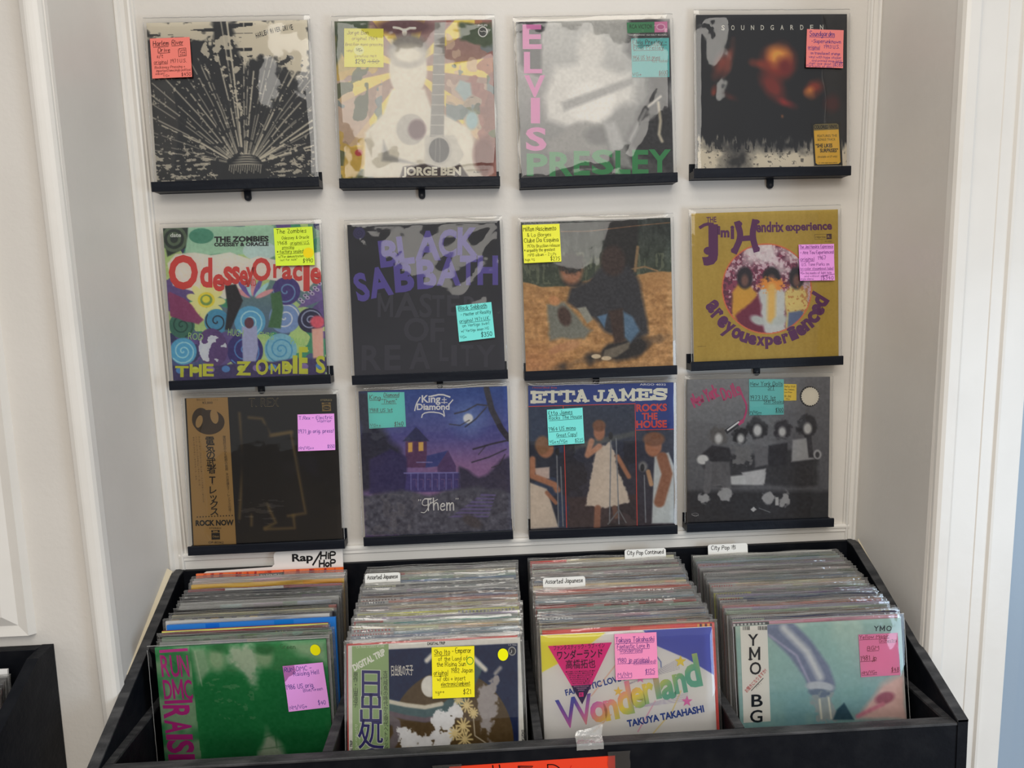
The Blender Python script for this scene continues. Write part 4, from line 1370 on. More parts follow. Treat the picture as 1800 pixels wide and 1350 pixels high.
def art_three_panel(s, P):
    n, n2 = P.noise(7, 7, 1), P.noise(40, 40, 2)
    P.grade((52, 62, 82), (54, 50, 60), 300, 1200)
    P.poly([(390, 590), (920, 480), (920, 520), (390, 640)], (78, 82, 86), 20)
    P.poly([(395, 1000), (930, 980), (930, 1230), (395, 1230)], (66, 56, 60), 20)
    P.poly([(95, 290), (370, 285), (390, 1230), (110, 1240)], (48, 62, 88), 30, mod=(n - .5) * 60)
    P.mix(np.where((n > .55) & (P.X < 920) & (P.Y > 560), .5, 0), (38, 38, 46))
    # plain pale gown-like cones and tan rounds, generic
    gown, skin, hair = (190, 178, 166), (160, 112, 88), (120, 82, 62)
    P.poly([(600, 700), (620, 620), (720, 570), (760, 660), (770, 740), (880, 1040), (760, 1070), (660, 1085), (540, 1060)], gown, 14, mod=(n2 - .5) * 24)
    P.ell(640, 490, 44, 66, skin, soft=16); P.ell(638, 440, 50, 46, hair, soft=16)
    P.line([(580, 560), (550, 670), (640, 600)], 44, (176, 132, 110), 16); P.line([(780, 680), (870, 840)], 34, skin, 14)
    P.line([(630, 1085), (625, 1230)], 50, (140, 100, 84), 14); P.line([(760, 1085), (770, 1150)], 40, (110, 84, 76), 14)
    P.poly([(110, 880), (240, 930), (330, 1230), (110, 1240)], gown, 14); P.poly([(140, 770), (260, 760), (260, 850), (170, 860)], (186, 170, 164), 12)
    P.ell(230, 620, 62, 70, skin, soft=16); P.ell(205, 590, 56, 70, (132, 98, 74), soft=20)
    P.line([(130, 700), (130, 830), (300, 900), (320, 940)], 46, (164, 116, 92), 16); P.line([(240, 960), (310, 1040)], 30, (150, 106, 86), 12)
    P.poly([(1070, 680), (1180, 650), (1225, 760), (1228, 1210), (1050, 1210)], (178, 184, 186), 14)
    P.ell(1060, 600, 66, 84, skin, soft=16); P.ell(1065, 545, 84, 56, hair, soft=18)
    P.line([(1130, 690), (1170, 820), (1110, 1040)], 86, (140, 98, 78), 18); P.line([(1020, 800), (1045, 900)], 34, (176, 140, 110), 12)
    P.ell(980, 760, 34, 40, (120, 120, 122), soft=20)
    for a, b in (((730, 500), (722, 1200)), ((770, 540), (795, 1210)), ((315, 660), (330, 1220)), ((345, 760), (365, 1220)), ((990, 830), (1003, 1200))):
        P.line([a, b], 9, (120, 124, 132), 5)
    for q in ((728, 520), (318, 640), (975, 770)):
        P.ell(q[0], q[1], 16, 30, (40, 42, 48), soft=8)
    P.line([(795, 1100), (710, 1210)], 9, (110, 112, 116)); P.line([(795, 1100), (850, 1200)], 9, (110, 112, 116))
    P.grain(18, 60)
    bl = (40, 62, 130)
    s.poly([(85, 120), (1222, 90), (1222, 262), (93, 292)], bl, .0002)
    s.poly([(918, 262), (1222, 256), (1222, 470), (920, 474)], bl, .0003)
    rd = (200, 72, 66)
    for pts in ([(93, 292), (918, 266)], [(362, 288), (392, 1232)], [(916, 264), (936, 1222)], [(918, 474), (1222, 466)]):
        s.line(pts, 6, rd, .0005)
    s.type('recorded live', 128, 150, 13, (170, 70, 80), fit=186, bold=.02)
    s.type('ARGO 4032', 952, 122, 15, (196, 198, 204), fit=205, bold=.02)
    w = (222, 216, 198)
    # heavy slab lettering cut from strokes

    def slab(ch, x, y, wd, h, t=26):
        g = {'E': [[(.18, 0), (.18, 1)], [(0, .06), (.98, .06), (.98, .26)], [(0, .94), (.95, .94), (.95, .74)], [(.18, .5), (.62, .5)], [(.64, .36), (.64, .64)]],
             'T': [[(.5, 0), (.5, 1)], [(.03, .26), (.03, .94), (.97, .94), (.97, .26 + .46)], [(.03, .94), (.03, .72)], [(.25, .05), (.75, .05)]],
             'A': [[(.22, 0), (.5, 1)], [(.5, 1), (.8, 0)], [(.34, .34), (.7, .34)], [(0, .05), (.4, .05)], [(.6, .05), (1, .05)], [(.3, .95), (.56, .95)]],
             'J': [[(.72, .95), (.72, .3), (.6, .08), (.3, .06), (.1, .2), (.1, .42)], [(.45, .95), (1, .95)]],
             'M': [[(.2, 0), (.2, 1)], [(.2, 1), (.5, .3), (.8, 1)], [(.8, 1), (.8, 0)], [(0, .05), (.36, .05)], [(.64, .05), (1, .05)], [(0, .95), (.25, .95)], [(.75, .95), (1, .95)]],
             'S': [[(.92, .7), (.92, .96)], [(.92, .82), (.7, .94), (.3, .94), (.1, .8), (.12, .62), (.4, .54), (.75, .46), (.92, .3), (.84, .1), (.5, .05), (.22, .08), (.08, .22)], [(.08, .04), (.08, .32)]]}
        if ch == 'T':
            g['T'] = [[(.5, 0), (.5, 1)], [(.03, .72), (.03, .94), (.97, .94), (.97, .72)], [(.25, .05), (.75, .05)]]
        for i, st in enumerate(g[ch]):
            horiz = len(st) == 2 and abs(st[0][1] - st[1][1]) < .02
            s.line([(x + a * wd, y - b * h) for a, b in st], t * (.62 if horiz else 1.0), w, .0006 + .00002 * i)
    for ch, x, y, wd in (('E', 122, 260, 100), ('T', 228, 256, 108), ('T', 342, 252, 102), ('A', 446, 249, 112), ('J', 598, 246, 78), ('A', 676, 243, 124), ('M', 796, 239, 132), ('E', 936, 236, 108), ('S', 1056, 232, 108)):
        slab(ch, x, y, wd, 82)
    s.type('ROCKS', 926, 326, 56, rd, fit=240, bold=.04, rot=-.025, lift=.0006); s.type('THE', 970, 390, 52, rd, fit=122, bold=.04, rot=-.02, lift=.0006); s.type('HOUSE', 926, 455, 56, rd, fit=240, bold=.04, rot=-.02, lift=.0006)


def art_grey(s, P):
    P.grade((120, 121, 124), (84, 85, 90), 100, 940)
    n, n2 = P.noise(7, 7, 1), P.noise(36, 36, 2)
    P.mix(np.clip((P.Y - 915) / 40, 0, 1), (42, 44, 50))
    P.mix(np.clip((P.X - 760) / 300, 0, .4) * (P.Y < 920), (80, 80, 88))
    # plain light and dark masses in a row, generic
    P.poly([(180, 690), (1090, 640), (1090, 900), (300, 890)], (52, 53, 58), 30, mod=(n - .5) * 60)
    P.poly([(290, 840), (700, 800), (680, 890), (300, 890)], (176, 177, 178), 16)
    for cx, cy, r, c in ((345, 530, 66, (92, 90, 90)), (510, 530, 60, (40, 40, 44)), (635, 470, 76, (44, 44, 48)), (820, 480, 64, (50, 48, 54)), (1010, 455, 74, (48, 48, 54))):
        P.ell(cx, cy, r, r * 1.05, c, soft=20, mod=(n2 - .5) * 50)
        P.ell(cx + 2, cy + 20, r * .42, r * .56, (182, 182, 182), soft=20)
    P.poly([(190, 690), (300, 600), (430, 620), (450, 720), (300, 720)], (46, 46, 52), 16); P.ell(230, 705, 44, 36, (190, 190, 190), soft=14)
    P.poly([(460, 610), (590, 590), (600, 720), (450, 740)], (104, 104, 106), 16, mod=(n2 - .5) * 80)
    P.poly([(610, 560), (700, 540), (720, 740), (620, 760)], (98, 98, 102), 16); P.poly([(720, 600), (860, 580), (860, 740), (720, 760)], (44, 44, 50), 16)
    P.poly([(900, 560), (1040, 540), (1060, 700), (890, 720)], (150, 151, 154), 16); P.poly([(1000, 520), (1040, 520), (1060, 690), (1020, 690)], (60, 60, 66), 12)
    P.poly([(250, 720), (430, 720), (440, 880), (280, 900)], (86, 86, 90), 14); P.line([(340, 760), (410, 900)], 70, (92, 92, 96), 14); P.line([(275, 740), (262, 930)], 54, (96, 96, 100), 12)
    P.poly([(520, 800), (700, 770), (690, 880), (560, 880)], (170, 170, 172), 14)
    for q in ((240, 990, 46, 34), (400, 960, 50, 50), (720, 980, 44, 44), (840, 1000, 34, 60)):
        P.ell(*q, (150, 150, 152), .3, 14, mod=(n2 - .5) * 40)
    P.poly([(770, 980), (794, 980), (796, 1040), (770, 1040)], (170, 170, 170), 6); P.poly([(586, 1070), (610, 1050), (630, 1070), (606, 1088)], (180, 180, 182), 5)
    P.line([(650, 1060), (730, 1090)], 6, (110, 112, 116)); P.ell(1085, 665, 30, 36, (160, 160, 164), soft=10); P.ell(1085, 668, 16, 22, (60, 60, 66), soft=8)
    P.grain(18, 60)
    pk = (170, 62, 106)
    s.hand('New York', 170, 322, 92, pk, w=13, fit=200, rot=-.42, smooth=2)
    s.hand('Dolls', 386, 270, 90, pk, w=13, fit=140, rot=-.38, smooth=2)
    s.line([(500, 176), (530, 250), (556, 300), (552, 360), (530, 420)], 14, pk, .0004, 2)
    s.line([(410, 496), (500, 434)], 34, (52, 52, 58), .0003); s.line([(414, 488), (496, 428)], 12, (196, 196, 198), .0005); s.line([(500, 440), (522, 424)], 26, pk, .0004)
    s.disc(1026, 238, 74, 76, (34, 34, 38), .0003)
    pts = [(1030 + (62 + (7 if i % 2 else 0)) * math.cos(PI * i / 24), 238 + (64 + (7 if i % 2 else 0)) * math.sin(PI * i / 24)) for i in range(48)]
    s.poly(pts, (206, 200, 186), .0005)
    s.type('mercury', 152, 1116, 10, (150, 150, 152), fit=50); s.line([(146, 1104), (176, 1094), (206, 1106), (176, 1124), (146, 1104)], 2, (150, 150, 152), .0003, 1)


K = (28, 26, 32)
SRC = [[(52, 112), (1129, 90), (130, 1170), (1197, 1155)], [(105, 103), (1140, 95), (155, 1155), (1172, 1140)], [(97, 105), (1122, 88), (130, 1140), (1145, 1100)], [(122, 75), (1137, 67), (128, 1122), (1122, 1095)],
       [(68, 122), (1190, 100), (140, 1225), (1247, 1165)], [(75, 125), (1183, 90), (140, 1195), (1218, 1165)], [(120, 130), (1175, 85), (148, 1180), (1187, 1140)], [(148, 107), (1240, 72), (160, 1215), (1240, 1165)],
       [(62, 128), (1187, 98), (120, 1205), (1228, 1160)], [(100, 125), (1215, 80), (145, 1210), (1252, 1165)], [(95, 130), (1217, 97), (118, 1230), (1228, 1210)], [(112, 118), (1180, 92), (115, 1150), (1165, 1120)]]
ART = [(art_rays, (46, 48, 52)), (art_figure, (70, 84, 64)), (art_pink_green, (200, 194, 180)), (art_smoke, (34, 36, 42)), (art_swirl, (40, 48, 46)), (art_purple, (26, 26, 30)),
       (art_hillside, (90, 80, 66)), (art_gold, (214, 208, 196)), (art_black_gold, (22, 22, 26)), (art_moonlit, (50, 56, 90)), (art_three_panel, (60, 66, 96)), (art_grey, (84, 84, 88))]
LAB = ['sleeved record, black and cream sunburst cover, salmon note, far left of top row',
       'sleeved record, yellow rays and pale grey figure cover, yellow note, second in top row',
       'sleeved record with big pink and green letters over grey, third in top row',
       'sleeved black record with dark red smoke and yellow sticker, far right of top row',
       'sleeved record with multicoloured swirls and red lettering, lime note, middle row far left',
       'sleeved black record with big wavy purple letters, teal note, second in middle row',
       'sleeved record, sandy hillside picture without title, lime note, third in middle row',
       'gold record with round picture and purple lettering, lilac note, middle row far right',
       'sleeved black record with gold paper strip on its left, bottom row far left',
       'sleeved record, blue moonlit night scene with lit windows, second in bottom row',
       'sleeved record with blue title band and three red-edged panels, third in bottom row',
       'sleeved grey record with pink script and scalloped white sticker, bottom row far right']
SAL, YEL, TEAL, LIME, LIL, PINK = (236, 118, 108), (236, 214, 84), (112, 202, 196), (190, 228, 66), (214, 146, 226), (244, 128, 164)
BROWN, BLUE = (92, 40, 44), (44, 50, 120)


def dot(cx, cy, r, col, lift=.0003):
    return lambda s: s.disc(cx, cy, r, r, col, lift)


def ex1(s):
    s.line([(278, 290), (322, 286), (326, 338), (276, 344), (272, 300), (278, 290)], 3, K, .0003)
    s.hand('Latin', 281, 305, 13, K, fit=38); s.hand('funk', 283, 321, 12, K, fit=36); s.hand('soul', 284, 336, 12, K, fit=36)


def ex2(s):
    s.disc(268, 300, 33, 33, (238, 228, 150), .0003); s.hand('VG+', 250, 310, 24, K, fit=42, lift=.0005)
    s.line([(322, 378), (404, 374)], 3, K, .0004)


def box4(s):
    s.line([(1030, 440), (1030, 402), (1094, 406)], 3, BLUE, .0003)


def box8(s):
    s.line([(1200, 560), (1104, 574), (1102, 608)], 3, (92, 46, 110), .0003)


P8 = (92, 46, 110)
NOTES = [
    [dict(corners=[(83, 222), (345, 212), (368, 482), (105, 492)], col=SAL, lines=[('Harlem', 106, 272, 34, 1, 100), ('River', 228, 264, 32, 1, 74), ('Drive', 138, 314, 30, 1, 78), ('s/t', 132, 352, 24, 0, 40), ('original', 113, 392, 22, 1, 90), ('1971 U.S.', 220, 386, 24, 0, 108), ('Rockaway Pressing +', 119, 426, 18, 0, 200), ('important/amazingly political', 130, 448, 16, 0, 228), ('album!', 125, 467, 14, 0, 60), ('VG+', 178, 482, 16, 0, 40), ('$450', 298, 476, 24, 0, 62)], extras=ex1)],
    [dict(corners=[(170, 152), (428, 155), (430, 415), (172, 412)], col=(232, 208, 88), inside=True, ink=(120, 104, 50), lines=[('Jorge Ben', 190, 192, 26, 0, 140), ('original 1969', 222, 230, 22, 0, 164), ('Brazilian mono pressing', 180, 268, 20, 0, 242), ('vinyl', 188, 310, 18, 0, 40), ('gatefold 1969', 240, 346, 16, 0, 140), ('$290', 244, 388, 28, 0, 66, K), ('450', 326, 386, 24, 0, 70)], extras=ex2)],
    [dict(corners=[(866, 218), (1115, 215), (1118, 472), (872, 475)], col=(100, 176, 176), inside=True, ink=BROWN, lines=[('Elvis Presley -', 876, 258, 30, 1, 224), ('Elvis Presley', 880, 292, 28, 1, 200), ('1956 US 1st press', 876, 360, 28, 1, 180), ('1st label', 1004, 376, 20, 0, 106), ('VG+', 874, 468, 24, 0, 60), ('$600', 1048, 458, 28, 1, 60)])],
    [dict(corners=[(862, 177), (1106, 184), (1094, 445), (848, 440)], col=(240, 124, 122), ink=BLUE, lines=[('Soundgarden', 878, 222, 32, 2, 166), ('-Superunknown', 890, 270, 26, 0, 194), ('original', 866, 312, 24, 1, 78), ('1993 U.S.', 972, 308, 24, 0, 102), ('on translucent orange', 882, 350, 20, 0, 196), ('vinyl with hype sticker', 870, 376, 18, 0, 214), ('and printed inner (NM)', 888, 400, 16, 0, 196), ('slight wear about', 868, 420, 16, 0, 148), ('Portraits of disc', 852, 438, 16, 0, 168), ('$285', 1036, 432, 24, 0, 54)], extras=box4)],
    [dict(corners=[(875, 133), (1148, 123), (1168, 397), (893, 402)], col=LIME, lines=[('The Zombies', 894, 172, 30, 0, 212), ('Odessey & Oracle', 934, 214, 22, 0, 192), ('1968', 902, 252, 26, 0, 68), ('original U.S.', 994, 250, 22, 1, 136), ('pressing', 938, 280, 20, 1, 82), ('* factory sealed', 902, 314, 24, 1, 184), ('w/"For demonstration', 912, 346, 18, 0, 176), ('not for sale"', 926, 368, 16, 0, 118), ('$990', 1084, 380, 28, 0, 70)], extras=dot(1122, 310, 37, (240, 190, 40)))],
    [dict(corners=[(863, 713), (1120, 687), (1145, 943), (888, 972)], col=TEAL, lines=[('Black Sabbath', 882, 746, 30, 1, 206), ('- Master of Reality', 900, 788, 24, 0, 218), ('original 1971 U.K.', 890, 836, 24, 1, 222), ('on Vertigo swirl', 912, 868, 22, 0, 192), ('w/ Vertigo inner-VG', 902, 906, 20, 0, 200), ('VG+', 896, 950, 20, 0, 46), ('$350', 1046, 938, 32, 0, 80)])],
    [dict(corners=[(127, 155), (387, 142), (398, 412), (138, 427)], col=(222, 236, 72), lines=[('Milton Nascimento', 135, 200, 32, 0, 228), ('& Lo Borges', 162, 238, 26, 0, 166), ('Clube Da Esquina', 140, 280, 30, 0, 240), ('1970s Brazilian release', 162, 316, 22, 0, 226), ('* arguably the greatest', 142, 346, 22, 0, 212), ('MPB album - 2 LPs', 166, 378, 20, 0, 196), ('high VG', 146, 412, 18, 0, 66), ('$275', 322, 406, 28, 0, 64)])],
    [dict(corners=[(940, 340), (1202, 333), (1202, 607), (945, 612)], col=LIL, ink=P8, lines=[('The Jimi Hendrix Experience', 947, 368, 22, 2, 248), ('- Are You Experienced', 952, 412, 26, 0, 244), ('original', 952, 462, 26, 1, 102), ('1967', 1082, 452, 28, 0, 58), ('U.S. Tone Parks on', 960, 500, 22, 0, 204), ('tri-color steamboat label', 948, 532, 20, 1, 246), ('VG+ (no marks of light hole', 948, 564, 18, 0, 230), ('and without seam)', 978, 584, 14, 0, 170), ('style sleeve', 948, 606, 14, 0, 96), ('$340', 1112, 602, 28, 0, 78)], extras=box8)],
    [dict(corners=[(905, 247), (1175, 240), (1185, 507), (912, 517)], col=(222, 146, 218), ink=BLUE, lines=[('T.Rex - Electric', 915, 285, 26, 0, 246), ('Warrior', 1050, 306, 22, 0, 104), ('1971 jp orig. press!', 912, 386, 28, 0, 258), ('NM/VG++', 918, 506, 22, 0, 108), ('$550', 1128, 494, 24, 0, 52)])],
    [dict(corners=[(168, 130), (443, 128), (455, 390), (180, 405)], col=TEAL, ink=BROWN, inside=True, lines=[('King', 184, 184, 32, 1, 80), ('Diamond', 290, 164, 28, 1, 112), ('"Them"', 272, 212, 28, 1, 112), ('1988 US 1st', 182, 278, 26, 1, 172), ('VG++', 188, 390, 22, 1, 78), ('$140', 368, 382, 30, 1, 66)])],
    [dict(corners=[(237, 315), (508, 297), (522, 573), (250, 590)], col=TEAL, lines=[('Etta James', 250, 356, 30, 1, 180), ('Rocks The House', 254, 394, 28, 1, 250), ('1964 US mono', 252, 480, 30, 1, 204), ('Great Copy!', 310, 524, 26, 1, 156), ('VG++/VG+', 256, 576, 26, 1, 138), ('$225', 450, 562, 24, 1, 64)])],
    [dict(corners=[(572, 113), (832, 112), (832, 372), (575, 380)], col=(104, 178, 176), inside=True, lines=[('New York Dolls', 582, 160, 30, 1, 240), ('S/T', 712, 188, 26, 1, 50), ('1973 US 1st', 580, 264, 30, 1, 190), ('Still Sealed', 682, 290, 24, 1, 148), ('M/VG++', 580, 370, 24, 1, 84), ('$300', 770, 352, 28, 1, 58)]),
     dict(corners=[(832, 146), (927, 148), (926, 268), (833, 270)], col=(224, 186, 74), inside=True, name='yellow_sticker', label='small yellow sticker', lines=[('2nd Lp, 73 US', 836, 170, 12, 0, 80), ('New Yorkers', 836, 192, 12, 0, 74), ('Low Price', 836, 212, 12, 0, 56), ('$1.86', 836, 244, 16, 0, 50), ('Now', 846, 262, 12, 0, 30)])],
]
LEAN = [3.0, 2.6, 2.9, 3.2, 2.8, 3.1, 2.9, 2.7, 3.0, 2.8, 3.1, 2.6]
AMP = [1.0, 1.3, 1.2, .9, .7, 1.1, .7, .8, .8, .9, .8, .7]
for i, (cx, cz, a) in enumerate(WALL):
    root = thing('record', LAB[i], 'record', rolled(cx, -0.003, cz, a, math.radians(LEAN[i])), 'records displayed on the wall ledges')
    fn, sidecol = ART[i]
    sh, _ = jacket(root, SRC[i], 0.984, sidecol, fn, i + 1)
    sleeve_front('plastic_sleeve', JW, JH, -0.0037, root, 40 + i, AMP[i])
    for kw in NOTES[i]:
        note(root, sh, **kw)
    if i == 8:
        obi_gold(root, sh)

# ================================================================== records filed in the bins
ORD = ['first', 'second', 'third', 'fourth', 'fifth', 'sixth', 'seventh', 'eighth', 'ninth', 'tenth', 'eleventh', 'twelfth', 'thirteenth', 'fourteenth', 'fifteenth', 'sixteenth', 'seventeenth', 'eighteenth', 'nineteenth', 'twentieth',
       'twenty-first', 'twenty-second', 'twenty-third', 'twenty-fourth', 'twenty-fifth', 'twenty-sixth', 'twenty-seventh', 'twenty-eighth', 'twenty-ninth', 'thirtieth', 'thirty-first', 'thirty-second', 'thirty-third', 'thirty-fourth', 'thirty-fifth']
C_ = {k_: tuple(min(232, int(c_ * 1.12 + 6)) for c_ in v_) for k_, v_ in {'white': (212, 208, 202), 'cream': (206, 192, 160), 'pale grey': (168, 168, 168), 'mid grey': (118, 118, 120), 'dark grey': (66, 66, 70), 'black': (30, 30, 34), 'dark red': (120, 40, 46), 'red': (186, 66, 60), 'pink': (206, 140, 156),
      'pale pink': (208, 176, 176), 'orange': (196, 92, 56), 'golden': (204, 156, 62), 'yellow': (222, 204, 96), 'pale yellow': (212, 204, 150), 'teal': (86, 146, 132), 'pale green': (160, 180, 160), 'blue': (38, 98, 168), 'navy': (46, 56, 92),
      'pale blue': (150, 172, 192), 'grey blue': (104, 122, 146), 'brown': (120, 88, 66), 'salmon': (206, 124, 110), 'lilac': (160, 146, 176), 'beige': (190, 176, 152), 'green grey': (132, 150, 136)}.items()}


def filed(root, seed, top, W, H, extra=None, strip_col=None, T=0.0034):
    """jacket of a filed record: the printed upper band (all one can see) and its paper edges"""
    rg = random.Random(seed)
    mb = MB()
    c0 = np.array(C_[top], float)
    s = Sheet(mb, [(0, 0), (1000, 0), (0, 1000), (1000, 1000)], W, H, 1.0, 0.0, seed)
    hb = H - 0.034
    mb.box(-W / 2, W / 2, 0.0001, T, 0, H, alb(c0 * .92))
    s.poly([(0, 0), (0, 1000), (1000, 1000), (1000, 0)], c0, 0.0)
    # obi strip end, tint changes and small type-like flecks along the top band
    if strip_col is not None:
        w = rg.uniform(150, 260)
        s.poly([(0, 0), (0, 1000), (w, 1000), (w, 0)], C_[strip_col], .0002)
        n = rg.randint(8, 18)
        dk = C_[rg.choice(['dark grey', 'red', 'navy', 'mid grey'])]
        for k in range(n):
            x = 12 + (w - 30) * k / n
            s.poly([(x, 6), (x, 17), (x + (w - 30) / n * .55, 17), (x + (w - 30) / n * .55, 6)], dk, .0003)
    x = rg.uniform(200, 320)
    while x < 960:
        w = rg.uniform(60, 260)
        if rg.random() < .5:
            c = np.clip(c0 + np.array([rg.uniform(-26, 26)] * 3) + np.array([rg.uniform(-14, 14) for _ in range(3)]), 10, 235)
            s.poly([(x, 0), (x, 90), (min(x + w, 1000), 90), (min(x + w, 1000), 0)], c, .0002)
        x += w
    if extra:
        extra(s)
    return mb.build('jacket', M_PRINT, root)


SLV = []


def bin_sleeve(root, seed, W, H, dz=0.0):
    """clear sleeve of a filed record: front and back film, wavy open top"""
    if not SLV:
        for q in range(9):
            rg = random.Random(900 + q)
            mb = MB()
            Wd, Hd = JW, JH
            u = np.linspace(-Wd / 2 - .005, Wd / 2 + .005, 60)
            v = np.concatenate([np.linspace(0.0, Hd - .05, 4), np.linspace(Hd - .044, Hd + .0048, 23)])
            X, Z = np.meshgrid(u, v)
            tt = np.clip((Z - Hd + .03) / .036, 0, 1)
            D = np.zeros_like(X)
            for _ in range(6):
                k, ph, kz = rg.uniform(4, 34), rg.uniform(0, 6.3), rg.choice((-1, 1)) * rg.uniform(150, 480)
                D += np.sin(k * X + ph + kz * Z + 1.3 * np.sin(X * 23 + ph)) * 0.00034
            for side in (0, 1):
                Y = (-0.0011 - np.clip(D, -.0008, .0012) * tt) if side == 0 else (0.0042 + np.clip(D, -.0004, .0003) * tt)
                Zz = Z + tt * 0.0012 * np.sin(X * rg.uniform(20, 60) + rg.uniform(0, 6))
                idx = np.arange(X.size).reshape(X.shape)
                f = np.stack([idx[:-1, :-1], idx[:-1, 1:], idx[1:, 1:], idx[1:, :-1]], -1).reshape(-1, 4).tolist()
                mb.add(np.stack([X, Y, Zz], -1).reshape(-1, 3), f, smooth=True)
                top = [(a, b, c) for a, b, c in zip(X[-1], Y[-1], Zz[-1])]
                mb.tube(top, 0.0005, 4, mi=1)
                if side == 0:
                    for cidx in (0, -1):
                        mb.tube([(X[r, cidx], .0016, Zz[r, cidx]) for r in range(len(v))], 0.0005, 4, mi=1)
            o = mb.build('plastic_sleeve', [M_BINFILM, M_BINEDGE], root, False)
            SLV.append(o)
            if q == seed % 9:
                first = o
        # the nine cut sleeves serve as patterns; take them off the first record again
        for o in SLV:
            COL.objects.unlink(o)
            o.parent = None
    o = SLV[seed % 9].copy()
    o.name = 'plastic_sleeve'
    COL.objects.link(o)
    o.parent = root
    o.location = (0, 0, dz)
    o.scale = (W / JW, 1, 1)
    return o


def filed_pose(x, yt, zt, lean, H, yaw=0.0, roll=0.0):
    up = Vector((0, math.sin(lean), math.cos(lean)))
    B = Vector((x, yt, zt)) - up * H
    m = rolled(B.x, B.y, B.z, roll, lean)
    if yaw:
        m = Matrix.Translation(B) @ Matrix.Rotation(yaw, 4, 'Z') @ Matrix.Translation(-B) @ m
    return m


BINS = [  # name, front (x, ytop, ztop, lean), back (x, ytop, ztop, lean)
    ('leftmost bin', (-0.4624, -0.2134, -0.6191, 0.0), (-0.463, -0.012, -0.560, 8.0)),
    ('second bin', (-0.1010, -0.2495, -0.6171, 15.0), (-0.099, -0.008, -0.5655, 8.0)),
    ('third bin', (0.2491, -0.2726, -0.6044, 9.0), (0.2515, -0.008, -0.5640, 8.0)),
    ('rightmost bin', (0.6119, -0.2590, -0.6126, 9.0), (0.6050, -0.008, -0.5660, 8.0)),
]


def between(b, t):
    _, f, k = BINS[b]
    return [f[i] + (k[i] - f[i]) * t for i in range(4)]


def flecks(cols, n, x0, x1, y0=5, y1=22):
    def f(s):
        rg = random.Random(int(x0))
        for k in range(n):
            a = x0 + (x1 - x0) * k / n
            b = a + (x1 - x0) / n * .6
            s.poly([(a, y0), (a, y1), (b, y1), (b, y0)], C_[cols[k % len(cols)]], .0005)
    return f


def words(txt, x, y, h, col, fit, box=None):
    def f(s):
        if box:
            s.poly([(x - 10, y - h - 8), (x - 10, y + 10), (x + fit + 10, y + 10), (x + fit + 10, y - h - 8)], box, .0004)
        s.type(txt, x, y, h, col, fit=fit, bold=.02, lift=.0006)
    return f


def foliage(s):
    rg = random.Random(5)
    for k in range(60):
        x, y, r = rg.uniform(0, 1000), rg.uniform(0, 80), rg.uniform(10, 28)
        s.disc(min(max(x, r), 1000 - r), max(y, r), r, r * .7, rg.choice([(96, 120, 100), (150, 160, 148), (120, 136, 116), (180, 180, 172)]), .0003 + .00001 * k, 10)


def marble(s):
    rg = random.Random(8)
    for k in range(26):
        x = rg.uniform(20, 960)
        s.poly([(x, 0), (x - 10, 70), (x + rg.uniform(6, 30), 70), (x + rg.uniform(4, 24), 0)], rg.choice([(206, 110, 66), (170, 60, 44), (190, 84, 56), (150, 46, 48)]), .0003 + .000005 * k)
    words('PARENTAL', 436, 40, 17, (214, 210, 204), 150, (26, 24, 28))(s)
    words('ADVISORY', 446, 66, 12, (40, 36, 36), 130, (206, 200, 196))(s)


FRONT_LAB = ['green tinted record with magenta stacked letters, lilac note, front of leftmost bin',
             'record with green paper strip and white wave picture, yellow note, front of second bin',
             'white record with pink triangle sticker and rainbow lettering, front of third bin',
             'pale teal record with white lettered paper strip, pink note, front of rightmost bin']

SRC_F = [[(412, 640), (1428, 585), (400, 1285), (1395, 1247)], [(108, 634), (1127, 567), (112, 1230), (1162, 1165)],
         [(169, 560), (1185, 516), (201, 1157), (1220, 1095)], [(330, 550), (1265, 505), (376, 1096), (1315, 1050)]]
FVIS = [0.232, 0.196, 0.178, 0.170]    # visible height of each front record above the rail, metres


